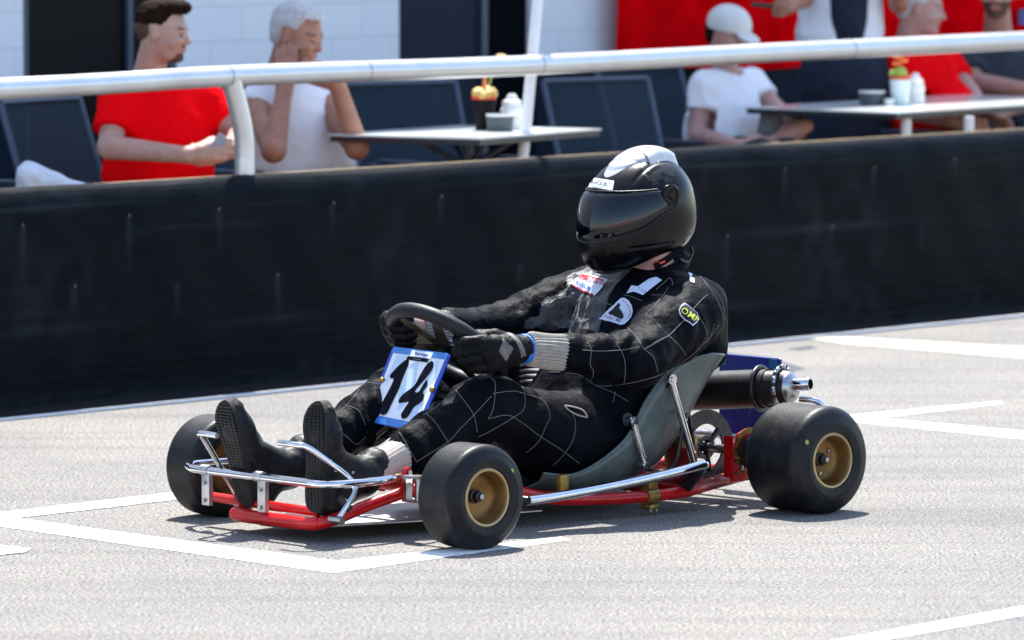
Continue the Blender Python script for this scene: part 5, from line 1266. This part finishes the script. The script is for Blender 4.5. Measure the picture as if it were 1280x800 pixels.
# --- waiter standing in an apron
r4 = (1.339, 23.433, 0.000)
J = dict(neck=(1.349, 23.433, 1.470), rs=(1.169, 23.381, 1.400), ls=(1.535, 23.484, 1.400), hip=(1.339, 23.433, 0.930), re=(1.184, 23.227, 1.145), rw=(1.107, 23.000, 1.115), le=(1.576, 23.402, 1.120), lw=(1.545, 23.123, 1.200))
hc = {'r': ((-.4, -.7, 0), (.3, 0, .9), (-.7, .3, 0), (25, 50, 40)), 'l': ((-.3, -.9, .1), (0, .1, 1), (.9, -.2, 0), (25, 50, 40))}
h4, M4 = np.array((1.339, 23.360, 1.620)), rotm(R(-105), R(10))
o, J, T = figure('waiter', 'standing person in a white shirt and long navy apron beside the woman in the cap', None, r4, h4, M4, 1., J, 'skin_tan', .96, hand_cfg=hc)
tee(o, J, r4, 'shirt_white', .98, .62, .012, name='shirt'); hair(o, h4, M4, 1., r4, 'hair_brown', 'short')
ap = [ell((1.354, 23.381, 0.800), (.185, .15, .21), .05), ell((1.354, 23.402, 0.600), (.185, .15, .22), .05), cone((1.288, 23.402, 0.550), (1.288, 23.433, 0.120), .10, .07, .04), cone((1.442, 23.422, 0.550), (1.442, 23.453, 0.120), .10, .07, .04)]
cloth('apron', ap, 'apron', o, r4, .009, .005)
cloth('apron_bib', [ell((1.365, 23.304, 1.120), (.075, .045, .24), .03)], 'apron', o, r4, .008, .003)
for x in (1.24, 1.39):
    V_, F_ = field_mesh([cone((x*1.03, 23.45, .045), (x*1.03, 23.28, .04), .042, .038, .02)], .008, smooth=1); np_mesh('shoe', V_, F_, ['shoe'], o, None, r4)
dv = MB().box((1.03, 22.95, 1.12), (.15, .07, .018), Matrix.Rotation(R(6), 3, 'Y'), bev=.004).build('tablet', 'black_metal', None, False)
tag(dv, 'dark order pad held out by the standing waiter in the navy apron', 'order pad')
# --- man in the red polo
r5 = (1.70, 23.50, 0)
h5, M5 = PX(1150, 12, 23.50), rotm(R(-12), R(8))
J = dict(neck=PX(1137, 58, 23.55), rs=PX(1128, 80, 23.40), ls=PX(1178, 76, 23.70), hip=PX(1160, 185, 23.55), re=PX(1140, 138, 23.30), rw=PX(1190, 150, 23.15), le=PX(1212, 118, 23.60), lw=PX(1236, 148, 23.35))
hc = {'r': ((.9, -.2, -.2), (0, .2, 1), (0, -1, .2), (25, 45, 40)), 'l': ((.6, -.5, -.3), (0, .2, 1), (.5, -.8, .2), (25, 45, 40))}
o, J, T = figure('man', 'stout man in a red polo with an orange collar at the long table', G1, r5, h5, M5, .90, J, 'skin_pink', 1.12, hand_cfg=hc)
tee(o, J, r5, 'shirt_red', 1.12, .6, .012, belly=.06, name='polo_shirt'); hair(o, h5, M5, .90, r5, 'hair_white', 'short')
MB().tube([tuple(J['neck']+np.array([.078*math.cos(a), .078*math.sin(a), -.012-.012*math.cos(a)])-np.array(r5)) for a in np.linspace(0, 2*math.pi, 24, endpoint=False)], .016, 10, closed=True).build('collar', 'collar_orange', o)
trousers(o, J, r5, 'jeans', [PX(1225, 172, 23.25), PX(1240, 172, 23.40)], [(1.95, 23.1, .09), (2.01, 23.25, .09)], b=1.05)
# --- bearded man at the right edge
r6 = (2.04, 24.15, 0)
h6, M6 = PX(1246, -8, 23.90), rotm(R(-98), R(4))
J = dict(neck=PX(1247, 48, 24.05), rs=PX(1205, 72, 24.00), ls=PX(1300, 70, 24.10), hip=PX(1250, 165, 24.10), re=PX(1218, 103, 23.85), rw=PX(1283, 112, 23.65), le=PX(1305, 128, 23.90), lw=PX(1248, 142, 23.60))
hc = {'r': ((.9, -.2, 0), (0, .2, 1), (0, -1, .2), (25, 45, 40)), 'l': ((-.6, -.5, -.5), (-.2, .2, 1), (.2, -1, .2), (25, 45, 40))}
o, J, T = figure('man', 'bearded man in a dark slate shirt facing the track at the right edge', G1, r6, h6, M6, .93, J, 'skin', 1.08, 'full', hand_cfg=hc)
tee(o, J, r6, 'shirt_slate', 1.10, .75, .014, belly=.02); hair(o, h6, M6, .93, r6, 'hair_brown', 'short')
trousers(o, J, r6, 'jeans', [PX(1225, 165, 23.65), PX(1285, 165, 23.65)], [(1.98, 23.55, .09), (2.13, 23.55, .09)], b=1.05)

# --- garden chairs with sling backs
def make_chair():
    o = empty('garden_chair', (0, 0, 0))
    for s in (1, -1):
        y = s*.27
        MB().tube(catmull([(.24, y, 0.01), (.23, y, .30), (.22, y, .62), (.14, y, .655), (-.12, y, .655), (-.24, y, .63)], 6), .0125, 10).build('arm_frame', 'chair_frame', o)
        MB().tube(catmull([(.26, y*.93, .44), (.0, y*.93, .415), (-.20, y*.93, .42), (-.25, y*.93, .48), (-.32, y*.93, .70), (-.40, y*.93, .97)], 6), .0125, 10).build('side_frame', 'chair_frame', o)
        MB().tube([(-.22, y, .60), (-.34, y, .01)], .0125, 10).build('leg', 'chair_frame', o)
        MB().box((.04, y, .672), (.30, .045, .016), bev=.004).build('armrest', 'chair_frame', o)
    MB().tube([(-.40, -.25, .97), (-.40, .25, .97)], .0125, 10).tube([(-.4, .25, .97), (-.4, .251, .97)], .0125, 6).build('top_rail', 'chair_frame', o)
    path = catmull([(.27, 0, .445), (.0, 0, .42), (-.19, 0, .428), (-.245, 0, .49), (-.315, 0, .70), (-.398, 0, .968)], 6); nn = len(path)
    V_ = np.array([(p[0], w, p[2]) for p in path for w in np.linspace(-.25, .25, 9)]); idx = np.arange(nn*9).reshape(nn, 9)
    np_mesh('sling', V_, np.stack([idx[:-1, :-1], idx[1:, :-1], idx[1:, 1:], idx[:-1, 1:]], -1).reshape(-1, 4), ['sling_mesh'], o)
    return o
def copy_tree(o, parent=None):
    c = o.copy(); COL.objects.link(c); c.parent = parent
    for ch in o.children: copy_tree(ch, c)
    return c
proto = make_chair()
chairs = [(-1.85, 19.25, -35, 'dark mesh garden chair at the left edge with a pale towel on its seat'),
          (-1.27, 19.52, -28, 'dark mesh garden chair under the man in the red t-shirt'),
          (-.87, 20.38, -35, 'dark mesh garden chair under the white haired man'),
          (-.19, 20.95, -55, 'empty dark mesh garden chair behind the table with the black plant pot'),
          (.56, 21.32, -52, 'empty mesh garden chair nearest the red banner, between the first table and the woman'),
          (.80, 22.62, -42, 'dark mesh garden chair under the woman in the pale cap'),
          (1.64, 23.57, -12, 'dark garden chair under the stout man in the red polo'),
          (2.04, 24.23, -95, 'dark garden chair under the bearded man at the right edge'),
          (-1.62, 18.75, -50, 'spare dark garden chair close behind the barrier, lowest at the left edge')]
for i, (x, y, a, lab) in enumerate(chairs[:8]):
    c = proto if i == 0 else copy_tree(proto)
    c.scale = (1, 1, .9); c.location = (x, y, 0); c.rotation_euler = (0, 0, R(a)); tag(c, lab, 'chair', 'mesh garden chairs on the terrace')
V_, F_ = field_mesh([cone(PX(36, 215, 18.95), PX(70, 226, 18.95), .026, .018, .03), cone(PX(40, 228, 18.95), PX(102, 236, 18.95), .03, .022, .03), ell(PX(38, 219, 18.95), (.035, .05, .035), .03), ell((-1.60, 19.0, .50), (.08, .08, .12), .06)], .006, extra=lambda P: -(wr(P, .007, 20, 3)), smooth=1)
tw = np_mesh('towel', V_, F_, ['towel'], None, None, (-1.6, 19, 0)); tw.location = (-1.6, 19, 0)
tag(tw, 'pale blue towel bundled on the chair at the left edge', 'towel')
# --- tables
def table(name, corners, label, legs):
    c = np.mean(corners, 0); o = empty(name, (c[0], c[1], 0)); tag(o, label, 'table', 'terrace tables')
    P_ = [(x-c[0], y-c[1]) for x, y in corners]
    MB().prism(P_, (0, 0, .745), (1, 0, 0), (0, 1, 0), (0, 0, 1), .006).build('table_top', 'glass_top', o, False)
    MB().prism([(x*.985, y*.985) for x, y in P_], (0, 0, .7315), (1, 0, 0), (0, 1, 0), (0, 0, 1), .019).build('top_frame', 'table_edge', o, False)
    for (x, y) in legs:
        MB().tube([(x, y, .722), (x, y, .05)], .02, 14).build('leg', 'chair_frame' if len(legs) == 1 else 'pole_white', o)
    if len(legs) == 1:
        for a in range(4):
            an = R(a*90+20); MB().tube([(0, 0, .06), (.28*math.cos(an), .28*math.sin(an), .02)], .018, 10).build('foot', 'chair_frame', o)
            MB().tube([(0, 0, .62), (.18*math.cos(an), .18*math.sin(an), .72)], .01, 8).build('brace', 'chair_frame', o)
    return o
t1 = table('terrace_table', [(-.639, 19.914), (-.11, 19.618), (.318, 20.345), (-.19, 20.64)], 'glass topped terrace table with a black plant pot, right of the white haired man', [(0, 0)])
t2 = table('terrace_table', [(.898, 22.197), (1.452, 21.685), (2.40, 22.95), (1.85, 23.45)], 'long glass topped table at the right with a white plant pot', [(-.15, -.75), (.10, -.62), (.45, .65), (.2, .85)])
def pot(u, v0, v1, Yd, w0, w1, m, name, label, cactus):
    b = PX(u, v0, Yd); b[2] = .7485; top = .7485+(v0-v1)*Yd/7170
    o = empty('cactus_pot', tuple(b)); tag(o, label, 'plant pot')
    h = top-.7485
    MB().lathe([(0, 0), (0, w0), (h*.97, w1), (h, w1), (h, w1-.004), (h*.9, w1-.006), (h*.9, 0)], (0, 0, 0), (0, 0, 1), 28).build('pot', m, o)
    MB().lathe([(h*.97, w1*.985), (h*.97+.010, w1*1.02), (h+.014, w1*.98), (h+.012, 0)], (0, 0, 0), (0, 0, 1), 24).build('soil_rim', 'pot_red', o)
    return o, h
p1, hh = pot(605, 163, 125, 20.25, .030, .043, 'pot_black', 'p', 'black pot of yellow cactus on the table behind the leaning white pole', 0)
rc = random.Random(4); lumps = []
for k in range(16):
    a = k*2.4; r_ = .008+.030*math.sqrt(k/16); lumps.append(ell((r_*math.cos(a), r_*math.sin(a), hh+.014+.016*(1-k/16)+rc.uniform(-.004, .006)), (.013+rc.uniform(0, .004),)*3, .003))
V_, F_ = field_mesh(lumps, .003, extra=lambda P: .004*(vnoise(P, 120)-.5), smooth=1)
np_mesh('cactus', V_, F_, ['cactus_yellow'], p1)
MB().tube([(0, 0, hh+.02), (.002, 0, hh+.05), (.004, 0, hh+.085)], [.009, .007, .006], 10).build('stem', 'cactus_orange', p1)
MB().tube(catmull([(.012, .015, hh+.02), (.03, .02, hh+.09), (.055, .02, hh+.148)], 5), .003, 8).build('flower_stem', 'cactus_green', p1)
MB().ball((.060, .02, hh+.152), .016, (1.3, 1, .45)).build('flower', 'cactus_yellow', p1)
def ashtray(u, v, Yd, w, h, label):
    b = PX(u, v, Yd); b[2] = .7485
    o = MB().lathe([(0, 0), (0, w*.92), (h*.86, w), (h*.86, w-.004), (.008, w*.88), (.008, 0)], (0, 0, 0), (0, 0, 1), 32).build('ashtray', 'slate_cup', None); o.location = tuple(b); tag(o, label, 'ashtray')
    MB().lathe([(h*.87, w+.0005), (h, w+.0005), (h, w-.005), (h*.87, w-.005)], (0, 0, 0), (0, 0, 1), 32, closed=True).build('rim', 'ceramic', o)
ashtray(625, 163, 20.15, .049, .060, 'dark grey ashtray with a pale rim beside the black cactus pot')
ashtray(1090, 127, 22.35, .052, .056, 'dark green ashtray with a pale rim on the long table')
def jars(u, v, Yd, h, w, label):
    b = PX(u, v, Yd); b[2] = .7485
    o = MB().lathe([(0, 0), (0, w), (h*.28, w), (h*.32, w*.82), (h*.36, w), (h*.58, w), (h*.62, w*.8), (h*.66, w*.88), (h*.80, w*.8), (h*.84, w*.5), (h*.92, w*.45), (h, w*.25), (h, 0)], (0, 0, 0), (0, 0, 1), 24).build('stacked_cups', 'ceramic', None)
    o.location = tuple(b); tag(o, label, 'stacked cups')
jars(640, 161, 20.3, .125, .041, 'stack of white cups behind the dark ashtray on the first table')
jars(1144, 124, 22.5, .120, .037, 'stack of white cups behind the white cactus pot')
p2, hh = pot(1125, 129, 97, 22.35, .032, .042, 'pot_white', 'p', 'white pot of green and orange cactus on the long table', 0)
V_, F_ = field_mesh([ell((.0, -.01, hh+.024), (.026, .026, .028), .006), ell((-.028, .0, hh+.016), (.016, .02, .022), .006)], .003, extra=lambda P: .005*(vnoise(P, 90)-.5), smooth=1)
np_mesh('cactus', V_, F_, ['cactus_green'], p2)
for x, z in ((-.012, .062), (.012, .074), (-.008, .088), (.006, .10)): MB().ball((x, 0, hh+z), .013, (1.5, 1, .6), seg=10).build('flower', 'cactus_orange', p2)
cpp = PX(1112, 130, 22.3); cpp[2] = .7485
o = MB().lathe([(0, 0), (0, .018), (.026, .022), (.026, .019), (.006, .015), (.006, 0)], (0, 0, 0), (0, 0, 1), 20).build('small_cup', 'ceramic', None); o.location = tuple(cpp); tag(o, 'tiny white cup between the green ashtray and the white cactus pot', 'cup')
